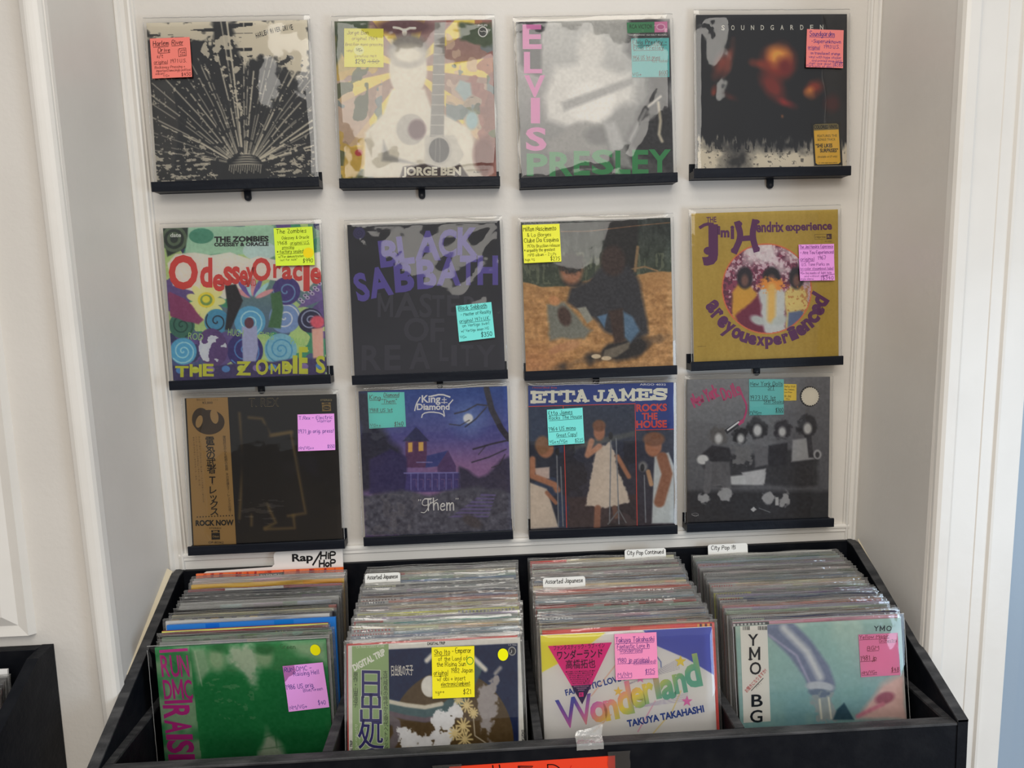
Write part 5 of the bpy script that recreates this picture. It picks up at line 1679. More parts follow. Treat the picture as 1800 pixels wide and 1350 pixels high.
def art_f1(s, P):
    n, n2 = P.noise(7, 7, 1), P.noise(36, 36, 2)
    P.img[:] = (56, 142, 86)
    P.mix(np.where(P.X < 610, .9, 0) * np.clip((n - .35) * 4, 0, 1), (150, 182, 148))
    P.poly([(840, 620), (980, 620), (1010, 720), (990, 800), (960, 860), (880, 760), (810, 740)], (178, 196, 174), 60, mod=(n2 - .5) * 70)
    P.poly([(620, 640), (700, 640), (720, 760), (640, 840)], (140, 178, 144), 30); P.poly([(1170, 600), (1420, 590), (1420, 720), (1260, 680)], (150, 186, 150), 60)
    P.poly([(1000, 1070), (1110, 1050), (1130, 1290), (940, 1290), (935, 1130)], (186, 200, 178), 12)
    P.line([(960, 1150), (1060, 1120), (1060, 1200)], 10, (120, 160, 124)); P.line([(940, 1210), (1110, 1190)], 6, (130, 164, 130))
    P.line([(640, 660), (660, 850)], 8, (168, 196, 166)); P.line([(1330, 980), (1400, 1140)], 20, (90, 146, 100), 40)
    P.poly([(620, 900), (740, 740), (900, 770), (990, 900), (1000, 1100), (900, 1300), (620, 1300)], (48, 134, 80), 40, mod=(n - .5) * 60)
    P.poly([(990, 780), (1120, 690), (1300, 700), (1400, 900), (1400, 1290), (1140, 1290), (1000, 1060)], (48, 134, 80), 40, mod=(n - .5) * 60)
    P.ell(760, 700, 50, 66, (150, 182, 146), soft=40); P.ell(1046, 690, 48, 56, (146, 178, 142), .4, 36)
    P.ell(780, 630, 56, 30, (44, 120, 70), soft=30); P.ell(1050, 640, 60, 36, (44, 120, 70), soft=24)
    P.mix(np.where((P.noise(26, 34, 5) > .68) & (P.Y > 810) & (P.Y < 1060) & (np.abs(P.X - 810) < 150), .45, 0), (120, 164, 124))
    P.grain(14, 60)
    mg = (196, 56, 146)
    s.poly([(437, 652), (600, 640), (601, 656), (437, 668)], mg, .0004)
    for t, y, h in (('RUN', 797, 122), ('DMC', 922, 110)):
        x = 436
        for ch, w in zip(t, (50, 52, 50) if t == 'RUN' else (48, 62, 48)):
            s.type(ch, x, y, h, mg, fit=w, bold=.016); x += w + 4
    s.poly([(434, 932), (596, 924), (596, 942), (434, 950)], mg, .0004)
    # the lower title runs down the edge, turned on its side
    x, y = 438, 956
    for ch, w in zip('RAISING', (82, 80, 32, 78, 32, 84, 84)):
        s.type(ch, x - 10, y, 150, mg, fit=w * .92, rot=PI / 2, bold=.03)
        y += w
    s.hand('Green', 1146, 640, 24, (70, 110, 76), fit=90, w=3)


def art_f2(s, P):
    P.img[:] = (206, 204, 198)
    n, n2 = P.noise(8, 8, 1), P.noise(36, 36, 2)
    P.poly([(140, 660), (1112, 598), (1130, 1300), (140, 1300)], (30, 40, 72), 6)
    P.img += ((n - .5) * 18 * (P.Y > 640))[..., None]
    P.ell(720, 1130, 375, 380, (82, 66, 44), soft=6)
    # plain ribbon, foam and flower dots, generic
    P.line([(330, 940), (440, 970), (560, 985), (680, 960), (760, 900), (800, 850), (860, 740)], 76, (70, 92, 96), 10)
    P.line([(330, 975), (450, 1000), (560, 1012), (690, 990)], 26, (98, 84, 92), 8)
    P.line([(330, 915), (450, 935), (560, 945), (660, 925)], 22, (196, 190, 176), 8)
    P.line([(360, 1150), (400, 1090), (390, 1030), (330, 1000)], 50, (104, 96, 100), 10)
    P.line([(570, 700), (640, 640), (800, 640), (920, 740)], 30, (206, 202, 192), 10, .7)
    P.ell(590, 835, 52, 56, (206, 204, 198), soft=6)
    for cx, cy, r in ((680, 1010, 70), (670, 1110, 60), (480, 1130, 70), (560, 1150, 70), (620, 1180, 60), (440, 1090, 30), (730, 970, 46)):
        P.ell(cx, cy, r, r * .8, (204, 204, 206), soft=8, mod=(n2 - .5) * 90)
    for cx, cy, r in ((790, 1040, 42), (800, 1110, 46), (740, 1080, 34), (850, 970, 26), (810, 930, 36), (900, 1180, 32), (1040, 1160, 28), (470, 1190, 32), (760, 900, 24)):
        for k in range(10):
            P.line([(cx, cy), (cx + r * math.cos(k * .628), cy + r * math.sin(k * .628))], 9, (206, 188, 138), 5)
    P.poly([(880, 860), (960, 780), (1000, 760), (1000, 900), (960, 1060), (960, 1150), (900, 1040), (880, 950)], (150, 144, 144), 16, mod=(n2 - .5) * 70)
    P.line([(980, 760), (1010, 730)], 20, (150, 146, 146), 14)
    P.line([(850, 990), (860, 1090), (930, 1130)], 6, (180, 170, 150))
    P.grain(12, 60)
    s.type('DIGITAL TRIP', 574, 619, 15, (40, 40, 44), fit=106, bold=.03, rot=-.06)
    s.type('日出処の天子', 362, 780, 44, (190, 186, 180), fit=130, bold=.02, rot=-.06)
    s.type('CX 7056', 1056, 612, 10, (170, 170, 176), fit=50)
    s.disc(1080, 640, 24, 24, (150, 150, 150), .0004); s.disc(1080, 640, 18, 18, (60, 60, 66), .0005); s.type('♪', 1068, 652, 24, (190, 190, 190), lift=.0006)
    s.type('DIGITAL TRIP', 1142, 1056, 16, (40, 40, 44), fit=110, rot=PI / 2 - .02, bold=.03)
    s.type('DIGITAL TRIP', 136, 1228, 16, (40, 40, 44), fit=104, rot=-PI / 2 - .02, bold=.03)


def obi_green(root, sh):
    mb = MB()
    s = Sheet(mb, sh.src, sh.W, sh.H, sh.vb, -0.0007, 3)
    g = (138, 160, 116)
    s.poly([(131, 634), (345, 617), (354, 1236), (134, 1242)], g, 0.0)
    s.type('CX 7056 STEREO \u00a52,500', 156, 644, 13, (206, 208, 196), fit=164, rot=-.06)
    s.type('DIGITAL TRIP', 146, 762, 34, (214, 216, 206), fit=206, rot=-.46, bold=.045, lift=.0004)
    k, nv = (40, 42, 46), (56, 52, 104)
    s.line([(170, 770), (176, 1230)], 2, (176, 190, 160), .0003); s.line([(318, 770), (320, 1230)], 2, (176, 190, 160), .0003)
    for i, ch in enumerate('原作・山岸凉子'):
        s.type(ch, 152, 792 + i * 26, 22, k, align='CENTER', lift=.0003)
    for i, ch in enumerate('ひいづるところのてんし'):
        s.type(ch, 156, 1052 + i * 17, 13, (210, 214, 200), align='CENTER', lift=.0003)
    for i, ch in enumerate('日出処の天子'):
        s.type(ch, 242, 890 + i * 132, 124, (200, 204, 190), align='CENTER', bold=.028, sx=.95, lift=.0003)
        s.type(ch, 242, 888 + i * 132, 122, nv, align='CENTER', bold=.010, sx=.95, lift=.0005)
    for i, ch in enumerate('古代飛鳥の時代から現代へトリップ──'):
        s.type(ch, 326 + i * .4, 780 + i * 26.5, 21, k, align='CENTER', lift=.0003)
    for i, ch in enumerate('書下ろしイラスト使用'):
        s.type(ch, 302, 800 + i * 9, 7, k, align='CENTER', lift=.0003)
    o = mb.build('paper_strip', M_PRINT, root)
    o['label'] = 'green printed paper strip'


def art_f3(s, P):
    P.img[:] = (206, 204, 202)
    P.poly([(160, 560), (560, 545), (420, 650), (170, 786)], (220, 206, 74), 5)
    P.poly([(780, 530), (1190, 512), (1210, 802), (1040, 700), (866, 626)], (84, 92, 168), 5)
    P.line([(620, 740), (480, 920)], 4, (206, 140, 110)); P.line([(860, 950), (760, 1130)], 5, (206, 130, 160)); P.line([(1010, 890), (960, 1010), (850, 1140)], 5, (206, 180, 90)); P.line([(600, 1030), (500, 1130)], 5, (206, 150, 90))
    P.line([(860, 680), (890, 720), (892, 750)], 5, (60, 80, 150))
    for k in range(7):
        P.line([(690, 860 - k * 2), (1000, 700 + k * 10)], 2, (150, 146, 160)); P.line([(740, 990), (1050, 900 + k * 8)], 2, (170, 160, 180))
    bl = (52, 72, 138)
    s.type('FANTASTIC LOVE IN', 328, 918, 36, bl, fit=396, rot=-.26, bold=.035)
    s.type('TAKUYA TAKAHASHI', 700, 1102, 40, bl, fit=458, rot=-.2, bold=.04)

    def rainbow(x, y):
        t = (x - 300) / 830
        d = (y - (1010 - 300 * t)) / 100
        k = np.clip([0, 1, 2, 3][0] + t * 3 + d * .6, 0, 3)
        cs = np.array([(56, 74, 156), (206, 110, 168), (224, 196, 84), (98, 160, 140)], float)
        i = min(int(k), 2)
        return cs[i] + (cs[i + 1] - cs[i]) * (k - i)
    for ch, x, y, h, w in (('W', 296, 1118, 185, 220), ('o', 486, 1075, 170, 104), ('n', 570, 1062, 170, 84), ('d', 650, 1030, 190, 92), ('e', 726, 990, 170, 84), ('r', 800, 962, 170, 66), ('l', 866, 930, 200, 34), ('a', 902, 938, 165, 84), ('n', 976, 904, 165, 76), ('d', 1044, 870, 190, 96)):
        s.type(ch, x, y, h, rainbow, fit=w, bold=.035, rot=-.2)

    def star(cx, cy, r, col):
        s.poly([(cx + r * (1 if i % 2 == 0 else .42) * math.sin(i * PI / 5), cy - r * (1 if i % 2 == 0 else .42) * math.cos(i * PI / 5)) for i in range(10)], col, .0008)
    star(1005, 716, 36, (224, 190, 84)); star(640, 892, 30, (214, 180, 90)); star(1046, 950, 34, (206, 110, 166)); star(770, 816, 30, (206, 120, 170))


def f3_sticker(root, sh):
    mb = MB()
    s = Sheet(mb, sh.src, sh.W, sh.H, sh.vb, -0.0010, 3)
    s.poly([(214, 622), (598, 602), (426, 968)], (224, 50, 130), 0.0)
    s.poly([(358, 858), (480, 850), (426, 968)], (50, 38, 80), .0002)
    d = (56, 20, 56)
    s.type('ファンタスティック・ラブ・イン', 250, 646, 24, d, fit=306, rot=-.05, bold=.01, lift=.0003)
    s.type('ワンダーランド', 272, 700, 42, d, fit=272, rot=-.05, bold=.02, lift=.0004)
    s.type('高橋拓也', 324, 754, 42, d, fit=178, rot=-.04, bold=.008, lift=.0004)
    for i, (t, x, w) in enumerate((('●COSMIC LOVE ●NATURAL LIFE ●IN', 324, 176), ('SUMMER HISTORY ●BACKSTAGE', 332, 160), ('THE WALL ●AKIYA SUNSET ●', 338, 150), ('MY BOAT ●FANTASTIC LOVE', 346, 138), ('IN WONDERLAND ●FLY', 352, 126), ('LETTUCE SALAD ●ONE', 358, 114), ('NEXT ROAD ●RIVER', 364, 104))):
        s.type(t, x, 780 + i * 11.5, 8, d, fit=w, rot=-.04, bold=.01, lift=.0003)
    for i, (t, x, w) in enumerate((('SOUND PRODUCER', 374, 90), ('TAKAHASHI', 390, 60), ('STEREO', 400, 38))):
        s.type(t, x, 866 + i * 11, 7, (206, 150, 190), fit=w, rot=-.04, lift=.0004)
    s.poly([(405, 898), (432, 896), (433, 922), (406, 924)], (224, 50, 130), .0004); s.type('R', 411, 918, 17, (50, 38, 80), lift=.0006)
    o = mb.build('triangle_sticker', M_PRINT, root)
    o['label'] = 'pink triangular sticker'


def art_f4(s, P):
    n, n2 = P.noise(6, 6, 1), P.noise(30, 30, 2)
    P.grade((164, 184, 174), (120, 158, 164), 540, 1100)
    P.mix(np.clip((n - .42) * 3, 0, .6), (136, 168, 164))
    # plain diagonal grey tube, pale stream and rosy corner, generic
    P.line([(540, 520), (700, 680), (800, 820), (830, 900)], 150, (116, 124, 146), 20); P.line([(600, 560), (740, 700), (820, 850)], 40, (186, 188, 190), 30); P.line([(520, 600), (680, 720), (760, 880)], 14, (150, 150, 172), 10)
    P.ell(820, 905, 80, 30, (176, 180, 186), .1, 10); P.ell(822, 940, 66, 22, (110, 122, 140), .1, 10)
    P.poly([(780, 960), (890, 945), (920, 1100), (810, 1100)], (150, 158, 160), 16, mod=(n2 - .5) * 80)
    P.line([(820, 980), (835, 1090)], 12, (206, 204, 190), 8); P.line([(870, 970), (890, 1090)], 10, (206, 204, 190), 8)
    P.poly([(920, 1040), (960, 1000), (1020, 1100), (900, 1100)], (60, 86, 100), 10)
    P.poly([(1180, 900), (1300, 820), (1320, 1100), (1030, 1100), (1100, 1020)], (206, 176, 170), 40, mod=(n - .5) * 50)
    P.ell(1190, 975, 56, 34, (160, 104, 120), -.3, 16); P.line([(1040, 1080), (1180, 1010)], 24, (196, 130, 146), 16)
    P.grain(12, 50)
    for ch, x in zip('YMO', (1112, 1146, 1184)):
        s.type(ch, x, 580, 32, (50, 60, 66), fit=30, bold=.012)


def obi_white(root, sh):
    mb = MB()
    s = Sheet(mb, sh.src, sh.W, sh.H, sh.vb, -0.0007, 3)
    s.poly([(356, 549), (508, 541), (548, 1104), (396, 1112)], (208, 206, 200), 0.0)
    k = (36, 40, 46)
    rg = random.Random(2)
    for x0, x1 in ((370, 412), (456, 508)):
        x = x0
        while x < x1:
            w = rg.choice([2, 3, 5])
            s.poly([(x, 548), (x + 1, 570), (x + 1 + w, 570), (x + w, 547)], k, .0003)
            x += w + 3
    for ch, x, y, h, w in (('Y', 404, 662, 70, 58), ('M', 414, 746, 74, 62), ('O', 420, 830, 74, 64), ('B', 436, 1018, 74, 64), ('G', 432, 1110, 74, 70)):
        s.type(ch, x, y, h, k, fit=w, bold=.014, rot=-.04)
        if ch == 'M':
            s.poly([(x - 5, y - 1), (x - 5, y - 8), (x + 18, y - 9), (x + 18, y - 2)], k, .0004)
    s.type('お聞きになりますか?', 408, 936, 20, (170, 50, 60), fit=168, rot=-.86, bold=.01, lift=.0003)
    s.line([(432, 924), (496, 852)], 4, k, .0004); s.type('ハイ。', 462, 912, 14, (120, 120, 124), fit=40, rot=-.86, lift=.0003)
    o = mb.build('paper_strip', M_PRINT, root)
    o['label'] = 'white lettered paper strip'


# ---------------- the four records at the front, seen in full
FN = [dict(corners=[(1152, 732), (1397, 710), (1410, 960), (1163, 985)], col=LIL, ink=BLUE, lines=[('RUN DMC -', 1160, 766, 26, 0, 166), ('Raising Hell', 1214, 788, 24, 0, 154), ('1986 US orig', 1160, 864, 26, 0, 164), ('Blue/Green', 1262, 876, 18, 0, 118), ('NM/VG+', 1172, 974, 22, 0, 104), ('$40', 1344, 948, 24, 0, 46)]),
      dict(corners=[(600, 628), (853, 615), (857, 880), (607, 893)], col=(232, 200, 44), lines=[('Sho Ito', 616, 666, 26, 1, 92), ('- Emperor', 722, 656, 26, 0, 112), ('of the Land of', 640, 698, 22, 0, 172), ('the Rising Sun', 632, 728, 24, 0, 170), ('original', 614, 772, 24, 1, 84), ('1982 Japan', 716, 758, 24, 0, 130), ('w/ obi + insert', 634, 802, 22, 0, 168), ('electronic/ambient', 658, 828, 22, 1, 172), ('vg++', 624, 868, 20, 0, 52), ('$21', 788, 866, 26, 0, 46)],
           extras=lambda s: s.line([(828 + 19 * math.cos(k * .4), 693 + 19 * math.sin(k * .4)) for k in range(17)], 4, (60, 130, 50), .0003)),
      dict(corners=[(610, 550), (858, 540), (870, 805), (620, 818)], col=PINK, ink=(70, 50, 110), lines=[('Takuya Takahashi', 618, 600, 30, 2, 226), ('Fantastic Love In', 628, 636, 26, 2, 190), ('Wonderland', 644, 660, 22, 2, 132), ('1980 jp original', 630, 718, 26, 2, 186), ('still sealed!', 724, 724, 20, 2, 132), ('M/NM', 632, 800, 26, 2, 82), ('$125', 794, 780, 26, 2, 56)]),
      dict(corners=[(1025, 600), (1247, 590), (1272, 838), (1048, 850)], col=PINK, ink=BROWN, inside=True, lines=[('Yellow Magic', 1032, 626, 22, 1, 168), ('Orchestra', 1144, 646, 18, 1, 100), ('BGM', 1078, 692, 24, 1, 66), ('1981 jp', 1042, 752, 26, 1, 90), ('NM/VG+', 1052, 834, 20, 1, 86), ('$48', 1218, 818, 24, 1, 44)])]
FA = [(art_f1, (30, 100, 58)), (art_f2, (206, 204, 198)), (art_f3, (206, 204, 202)), (art_f4, (160, 178, 172))]
for b in range(4):
    x, yt, zt, ln = between(b, 0)
    root = thing('record', FRONT_LAB[b], 'record', filed_pose(x, yt, zt, math.radians(ln), JH), 'front records of the bins')
    sh, jk = jacket(root, SRC_F[b], FVIS[b] / JH, FA[b][1], FA[b][0], 21 + b, N=240)
    if b in (1, 3):
        sleeve_front('plastic_sleeve', JW, JH, -0.0037, root, 60 + b, .8)
    elif b == 0:
        sleeve_front('plastic_sleeve', JW, JH, -0.0037, root, 64, .9, over=(.013, .006, .004))
    else:
        sleeve_front('plastic_sleeve', JW, JH, -0.0037, root, 67, .5, over=(.001, .001, .001), seams=False)
    note(root, sh, **FN[b])
    if b == 0:
        mb = MB(); s = Sheet(mb, sh.src, sh.W, sh.H, sh.vb, -.0046); s.disc(1360, 640, 31, 31, (228, 204, 24), .0); mb.build('round_sticker', M_PAPER, root)['label'] = 'round yellow sticker'
    if b == 1:
        obi_green(root, sh)
        mb = MB(); s = Sheet(mb, sh.src, sh.W, sh.H, sh.vb, -.0046); s.disc(1025, 657, 31, 32, (228, 212, 24), .0); mb.build('round_sticker', M_PAPER, root)['label'] = 'round yellow sticker'
    if b == 2: f3_sticker(root, sh)
    if b == 3: obi_white(root, sh)

# ---------------- everything filed behind them, front to back
E_ = None
ROWS = [
    # colour, strip colour, extra print, x shift, width, lift
    [('pale grey', E_, flecks(['black', 'mid grey'], 9, 300, 900, 30, 60), .004, .314, 0), ('green grey', E_, foliage, .004, .316, .002), ('black', E_, lambda s: (flecks(['white', 'yellow', 'black'], 6, 210, 280)(s), flecks(['yellow', 'black', 'white'], 6, 690, 760)(s)), -.001, .314, -.001),
     ('dark red', E_, lambda s: s.poly([(0, 0), (0, 9), (1000, 9), (1000, 0)], C_['yellow'], .0004), -.002, .314, .001), ('blue', E_, None, .007, .322, .003), ('white', E_, flecks(['pale grey'], 20, 40, 240, 20, 30), -.004, .314, .003), ('black', E_, lambda s: flecks(['golden', 'cream', 'pale yellow'], 7, 0, 560, 2, 14)(s), .004, .314, 0),
     ('cream', E_, None, .0, .314, -.001), ('black', E_, lambda s: s.poly([(950, 4), (950, 40), (1000, 40), (1000, 4)], C_['red'], .0004), .006, .314, .001), ('pale grey', E_, None, .004, .314, .001), ('white', E_, flecks(['dark grey'], 4, 500, 640, 20, 36), .005, .314, 0), ('dark grey', E_, None, .005, .314, 0),
     ('mid grey', E_, flecks(['white', 'dark grey'], 30, 0, 980, 0, 6), .004, .314, 0), ('dark grey', E_, None, .004, .314, 0), ('dark red', E_, lambda s: s.poly([(240, 0), (240, 22), (620, 16), (620, 0)], C_['white'], .0004), .006, .314, -.001), ('golden', E_, None, .010, .314, .002), ('pale pink', E_, None, .008, .314, .002),
     ('white', E_, lambda s: s.poly([(0, 14), (0, 60), (1000, 60), (1000, 14)], C_['black'], .0004), .010, .314, 0), ('orange', E_, marble, .004, .309, .004)],
    [('red', E_, None, -.004, .314, -.002), ('white', E_, None, -.002, .314, 0), ('grey blue', E_, None, 0, .314, 0), ('pale blue', 'pale pink', None, -.002, .314, 0), ('cream', 'white', lambda s: words('PANAM RECORDS', 870, 26, 15, (60, 50, 40), 120)(s), .002, .314, .003),
     ('beige', E_, None, .003, .314, 0), ('teal', 'pale green', None, .006, .314, 0), ('white', 'red', None, 0, .314, 0), ('lilac', 'white', None, -.001, .314, 0), ('yellow', 'pale yellow', flecks(['mid grey'], 16, 620, 980), .002, .314, .002), ('pale grey', E_, None, .001, .314, 0), ('dark red', E_, None, .008, .314, -.001),
     ('beige', 'pale pink', None, 0, .314, 0), ('mid grey', E_, None, -.001, .314, 0), ('salmon', 'pale grey', None, .001, .314, 0), ('grey blue', 'white', None, .001, .314, 0), ('brown', E_, None, .002, .314, 0), ('navy', E_, None, .006, .314, 0), ('pale grey', E_, None, .001, .314, .001), ('mid grey', E_, None, 0, .314, 0),
     ('black', 'cream', None, .002, .314, 0), ('DIV', 'Assorted Japanese', None, -.118, .073, 0), ('grey blue', 'salmon', None, .003, .314, 0), ('pale green', E_, None, .002, .314, 0), ('pale grey', E_, None, .004, .314, 0), ('beige', 'red', None, .003, .314, 0), ('mid grey', E_, None, .006, .314, 0), ('pale grey', 'pale grey', None, .004, .314, 0)],
    [('red', E_, flecks(['golden', 'black'], 6, 900, 990), .006, .318, .004), ('cream', 'pale yellow', None, .001, .314, 0), ('black', E_, flecks(['red'], 1, 800, 900, 4, 40), .003, .314, .001), ('beige', E_, None, 0, .314, 0), ('grey blue', E_, None, .002, .314, 0), ('pale pink', 'white', None, .001, .314, 0), ('navy', E_, None, .008, .314, .001),
     ('pale grey', 'pale grey', None, 0, .314, 0), ('green grey', E_, None, .001, .314, 0), ('red', E_, flecks(['dark red', 'pale pink'], 6, 250, 900, 0, 14), 0, .314, 0), ('dark grey', E_, None, .004, .314, 0), ('pale blue', E_, None, 0, .314, 0), ('white', E_, None, -.001, .314, 0), ('mid grey', E_, flecks(['pink'], 1, 820, 900), .004, .314, 0),
     ('salmon', E_, None, .002, .314, .001), ('red', 'pale pink', None, 0, .314, 0), ('DIV', 'Assorted Japanese', None, -.096, .086, 0), ('beige', E_, None, 0, .314, 0), ('pale grey', 'pale grey', None, -.001, .314, 0), ('grey blue', E_, None, .002, .314, 0), ('brown', E_, None, .002, .314, 0), ('pale grey', 'pale grey', None, 0, .314, 0), ('pale pink', E_, None, .003, .314, 0),
     ('mid grey', E_, None, .004, .314, 0), ('pale green', 'cream', None, .001, .314, 0), ('dark red', E_, None, .002, .314, 0), ('pale grey', 'pale pink', None, .003, .314, 0), ('DIV', 'City Pop Continued', None, .092, .090, 0), ('beige', 'red', None, .001, .314, 0)],
    [('pink', 'black', flecks(['white'], 9, 0, 200), -.001, .314, 0), ('navy', 'pale green', None, .002, .316, .002), ('white', 'pale pink', flecks(['yellow', 'navy'], 4, 900, 1000), .001, .314, 0), ('brown', 'pale grey', None, -.002, .314, 0), ('pale green', E_, None, .001, .314, 0), ('lilac', 'white', None, 0, .314, 0), ('salmon', 'red', flecks(['brown', 'salmon'], 18, 780, 990), -.001, .314, .001),
     ('pale grey', E_, None, .001, .314, 0), ('navy', 'white', None, -.001, .314, 0), ('grey blue', 'pale yellow', None, 0, .314, 0), ('lilac', E_, None, .002, .314, 0), ('mid grey', 'yellow', None, -.001, .314, 0), ('pale grey', E_, None, .001, .314, 0), ('pale pink', E_, None, .003, .314, 0), ('beige', 'white', None, 0, .314, .001), ('mid grey', 'pink', None, .002, .314, 0), ('grey blue', E_, None, 0, .314, 0),
     ('pale grey', E_, None, .003, .314, 0), ('mid grey', E_, None, .002, .314, 0), ('pale pink', 'pale grey', None, 0, .314, 0), ('dark grey', E_, None, .001, .314, 0), ('pale grey', E_, None, 0, .314, 0), ('lilac', E_, None, .002, .314, 0), ('mid grey', 'pink', None, 0, .314, 0), ('pale blue', E_, None, .001, .314, 0), ('green grey', E_, None, .003, .314, 0), ('pale grey', E_, None, 0, .314, 0),
     ('DIV', 'City Pop 市', None, -.077, .088, 0)],
]


def divider_card(b, x, w, yt, zt, ln, txt, up=.0225):
    """white index card with a rounded tab"""
    H = JH - .004
    t = thing('divider_card', {'Assorted Japanese': 'white divider card, handwritten tab, %s' % ('left part of second bin' if b == 1 else 'middle depth of third bin'), 'City Pop Continued': 'white divider card, handwritten tab at the back of third bin', 'City Pop 市': 'white divider card, handwritten tab at the back of rightmost bin'}[txt],
              'divider', filed_pose(x, yt, zt, math.radians(ln), H), 'index cards in the bins')
    mb = MB()
    cx = w[0]
    hw = w[1] / 2
    r = .005
    pts = [(-.155, 0), (.155, 0), (.155, H), (cx + hw, H)]
    pts += [(cx + hw - r + r * math.sin(a), H + up - r + r * math.cos(a)) for a in np.linspace(PI / 2, 0, 6)]
    pts += [(cx - hw + r - r * math.sin(a), H + up - r + r * math.cos(a)) for a in np.linspace(0, PI / 2, 6)]
    pts += [(cx - hw, H), (-.155, H)]
    mb.prism(pts, 1, 0.0, 0.0008, alb((214, 212, 208)))
    fix_normals(mb.build('card', M_PRINT, t))
    mb = MB()
    s = Sheet(mb, [(0, 0), (1000, 0), (0, 1000), (1000, 1000)], .310, .335, 1.0, -.0003, 5)
    u = (cx - hw) / .310 * 1000 + 500
    yy = 1000 - (H + .0108) / .335 * 1000
    k = (34, 32, 36)
    if '市' in txt:
        s.hand('City Pop', u + 22, yy, 26, k, fit=130, w=3.4)
        s.type('市', u + 166, yy + 2, 26, k, lift=.0003)
    else:
        s.hand(txt, u + 16, yy, 26, k, fit=hw * 2 / .310 * 1000 - 34, w=3.4)
    mb.build('tab_lettering', M_PRINT, t)


def floor_line(b):
    _, f, k = BINS[b]
    pts = []
    for q in (f, k):
        a = math.radians(q[3])
        pts.append((q[1] - math.sin(a) * JH, q[2] - math.cos(a) * JH - .0055))
    return pts


def floor_z(b, y):
    (ya, za), (yb, zb) = floor_line(b)
    return za + (zb - za) * (y - ya) / (yb - ya)


for b in range(4):
    rows = ROWS[b]
    n = len(rows)
    rg = random.Random(50 + b)
    nrec = 0
    for j, (c, sc_, ex, dx, wd, lift) in enumerate(rows):
        t = (j + 1) / n
        x, yt, zt, ln = between(b, t)
        if c == 'DIV':
            divider_card(b, x, (dx, wd), yt, zt - .001, ln, sc_)
            continue
        sh_x = x + max(-.003, min(dx, .004)) + rg.uniform(-.002, .002)
        zt += lift + rg.uniform(-.0012, .0012)
        la = math.radians(ln)
        H = (zt - floor_z(b, yt - math.sin(la) * JH) - .0030) / math.cos(la)
        root = thing('record', '%s record behind the front one in the %s, %s top edge' % (ORD[nrec], BINS[b][0], c), 'record',
                     filed_pose(sh_x, yt, zt, math.radians(ln), H, rg.uniform(-.0018, .0018), rg.uniform(-.002, .002)), 'records filed in the ' + BINS[b][0])
        filed(root, b * 100 + j, c, wd, H, ex, sc_, .0048 if c in ('blue', 'orange', 'golden') else .0034)
        if not (b == 0 and c in ('blue', 'dark red', 'orange')):
            bin_sleeve(root, rg.randint(0, 99), wd, H, H - JH)
        nrec += 1
    # board the records stand on
    pts = floor_line(b)
    (ya, za), (yb, zb) = pts
    sl = (zb - za) / (yb - ya)
    mb = MB()
    y0_, y1_ = BYF + .0202, 0.0088
    mb.prism([(y0_, za + sl * (y0_ - ya)), (y1_, za + sl * (y1_ - ya)), (y1_, za + sl * (y1_ - ya) - .012), (y0_, za + sl * (y0_ - ya) - .012)], 0, DIV[b][1] + .0003, DIV[b + 1][0] - .0003)
    binpart(mb, 'floor_board', M_BLACK)

# big genre card at the back of the leftmost bin
t = thing('divider_card', 'large white genre card with bold black lettering, back of leftmost bin', 'divider', filed_pose(-0.459, 0.0015, -0.5590, math.radians(6.0), JH), 'index cards in the bins')
mb = MB()
pts = [(-.150, .014), (.150, .014), (.150, JH + .040), (.012, JH + .040), (.005, JH + .036), (.003, JH + .030), (.004, JH + .012), (-.002, JH + .0065), (-.140, JH + .0030), (-.150, JH - .003)]
mb.prism(pts, 1, 0.0, 0.0012, alb((210, 208, 204)))
fix_normals(mb.build('card', M_PRINT, t))
mb = MB()
s = Sheet(mb, [(0, 0), (1000, 0), (0, 1000), (1000, 1000)], .30, .36, 1.0, -.0003, 5)
yy = 1000 - (JH + .0165) / .36 * 1000
s.type('Rap', 640, yy, 45, K, fit=148, bold=.03, lift=.0003)
s.line([(786, yy + 26), (846, yy - 50)], 11, K, .0004)
s.hand('HiP', 842, yy - 6, 38, K, w=10, fit=104, lift=.0004)
s.hand('HoP', 832, yy + 38, 37, K, w=10, fit=112, lift=.0004)
mb.build('lettering', M_PRINT, t)

# ---------------- records in the neighbour bin
for j, (c, y, z) in enumerate((('mid grey', -0.352, -0.650), ('brown', -0.342, -0.644), ('salmon', -0.332, -0.638), ('pale pink', -0.322, -0.632), ('dark grey', -0.312, -0.625), ('mid grey', -0.302, -0.618), ('white', -0.291, -0.608))):
    root = thing('record', '%s record from the front in the lower left bin, %s top edge' % (ORD[j], c), 'record', filed_pose(-0.992 + .002 * (j % 3), y, z, math.radians(4), JH), 'records in the lower left bin')
    filed(root, 700 + j, c, JW, JH, None, None)
    if c != 'white':
        bin_sleeve(root, 3 + j, JW, JH, 0)

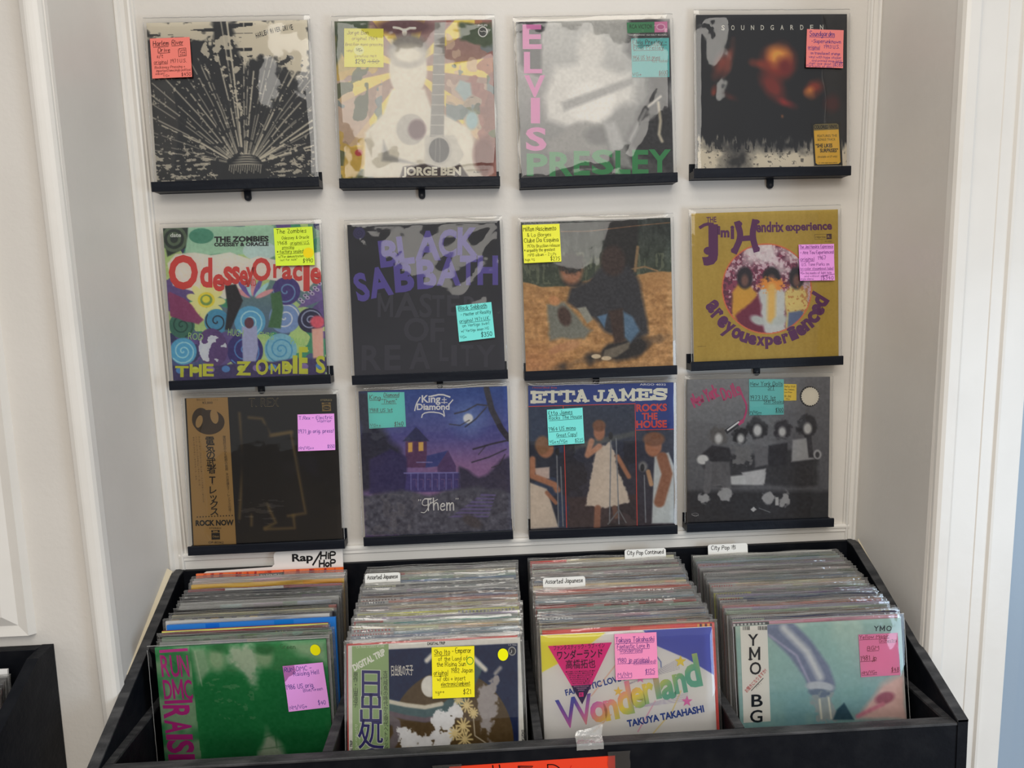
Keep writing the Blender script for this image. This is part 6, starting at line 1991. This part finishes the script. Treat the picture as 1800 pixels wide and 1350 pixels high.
# ---------------- sign and tape on the front of the bin
t = thing('price_sign', 'red-orange paper sign with black marker strokes taped to the bin front', 'sign', Matrix.Translation((0.065, BYF - .0016, -0.775)))
mb = MB()
s = Sheet(mb, [(180, 264), (1620, 200), (180, 1000), (1620, 936)], 0.281, 0.144, 1.0, 0.0, 4)
s.xyz_ = s.xyz
th = math.atan2(200 - 264, 1440)
dz = 0.0105
W_, H_ = 0.281, 0.144
mb.add([(-W_ / 2, 0, -H_ - .001), (W_ / 2, 0, -H_ + .0), (W_ / 2, 0, .0015), (-W_ / 2, 0, -.0015), (-W_ / 2, .0012, -H_ - .001), (W_ / 2, .0012, -H_), (W_ / 2, .0012, .0015), (-W_ / 2, .0012, -.0015)],
       [(0, 1, 2, 3), (7, 6, 5, 4), (0, 4, 5, 1), (1, 5, 6, 2), (2, 6, 7, 3), (3, 7, 4, 0)], alb((232, 66, 44)))
k = 0.281 / 1440


def sg(p):
    return [((x - 900) * k, -.0003, -(y - 264 + (x - 180) * 64 / 1440) * k) for x, y in p]


for pts_, w in (([(555, 262), (565, 400), (572, 560)], 11), ([(612, 258), (630, 400), (640, 560)], 11), ([(662, 297), (610, 290), (540, 315), (500, 360), (512, 410), (580, 440), (650, 470), (660, 510), (600, 540), (500, 530)], 11), ([(775, 275), (780, 400), (782, 430)], 9), ([(786, 280), (791, 420)], 7),
                ([(775, 272), (900, 276)], 9), ([(786, 284), (895, 290)], 6), ([(782, 430), (850, 410), (900, 450), (890, 510), (830, 540), (770, 525)], 10), ([(1030, 262), (1033, 400), (1036, 540)], 10), ([(1030, 262), (1090, 262), (1150, 310), (1154, 360), (1110, 410), (1036, 430)], 10), ([(1070, 420), (1170, 540)], 10), ([(1235, 380), (1228, 392)], 12)):
    v2, f2 = ribbon(chaikin([(a[0], a[2]) for a in sg(pts_)], 2), w * k)
    mb.add(np.stack([v2[:, 0], np.full(len(v2), -.0003), v2[:, 1]], 1), f2, alb((30, 20, 22)))
v2, f2 = ribbon([(a[0], a[2]) for a in sg([(1237, 275), (1212, 326)])], 6 * k)
mb.add(np.stack([v2[:, 0], np.full(len(v2), -.0003), v2[:, 1]], 1), f2, alb((190, 44, 36)))
mb.build('paper', M_PAPER, t)
for x0, x1, y1, y0 in ((-.168, -.120, .0035, -.150), (.128, .166, .010, -.048)):
    mb = MB()
    n = 8
    vs, fs = [], []
    for i in range(n + 1):
        z = y0 + (y1 - y0) * i / n
        vs += [(x0 + .0008 * math.sin(i * 2.1), -.0009, z), (x1 + .0008 * math.sin(i * 1.7), -.0009, z)]
    fs = [(2 * i, 2 * i + 1, 2 * i + 3, 2 * i + 2) for i in range(n)]
    mb.add(vs, fs)
    mb.build('tape', M_TAPE, t, False)
mb = MB()
vs, fs = [], []
nx, ny = 12, 6
rg = random.Random(3)
prof = [(BYF - .0013, BZT - .010), (BYF - .0012, BZT - .003), (BYF - .0006, BZT + .0008), (BYF + .010, BZT + .0014), (BYF + .018, BZT + .0034), (BYF + .022, BZT + .010)]
for j, (y, z) in enumerate(prof):
    for i in range(nx + 1):
        u = i / nx
        lift = .012 * (u ** 1.5) * (1 if j == 5 else 0) + rg.uniform(0, .0009)
        vs.append((0.1405 + .046 * u + .003 * (j == 5), y - (.0006 if j < 2 else 0), z + lift))
for j in range(len(prof) - 1):
    for i in range(nx):
        q = j * (nx + 1) + i
        fs.append((q, q + 1, q + nx + 2, q + nx + 1))
mb.add(vs, fs, smooth=False)
tag(mb.build('tape_piece', M_TAPE2, None, False), 'crumpled clear tape piece stuck over the bin rail below the white record', 'tape')
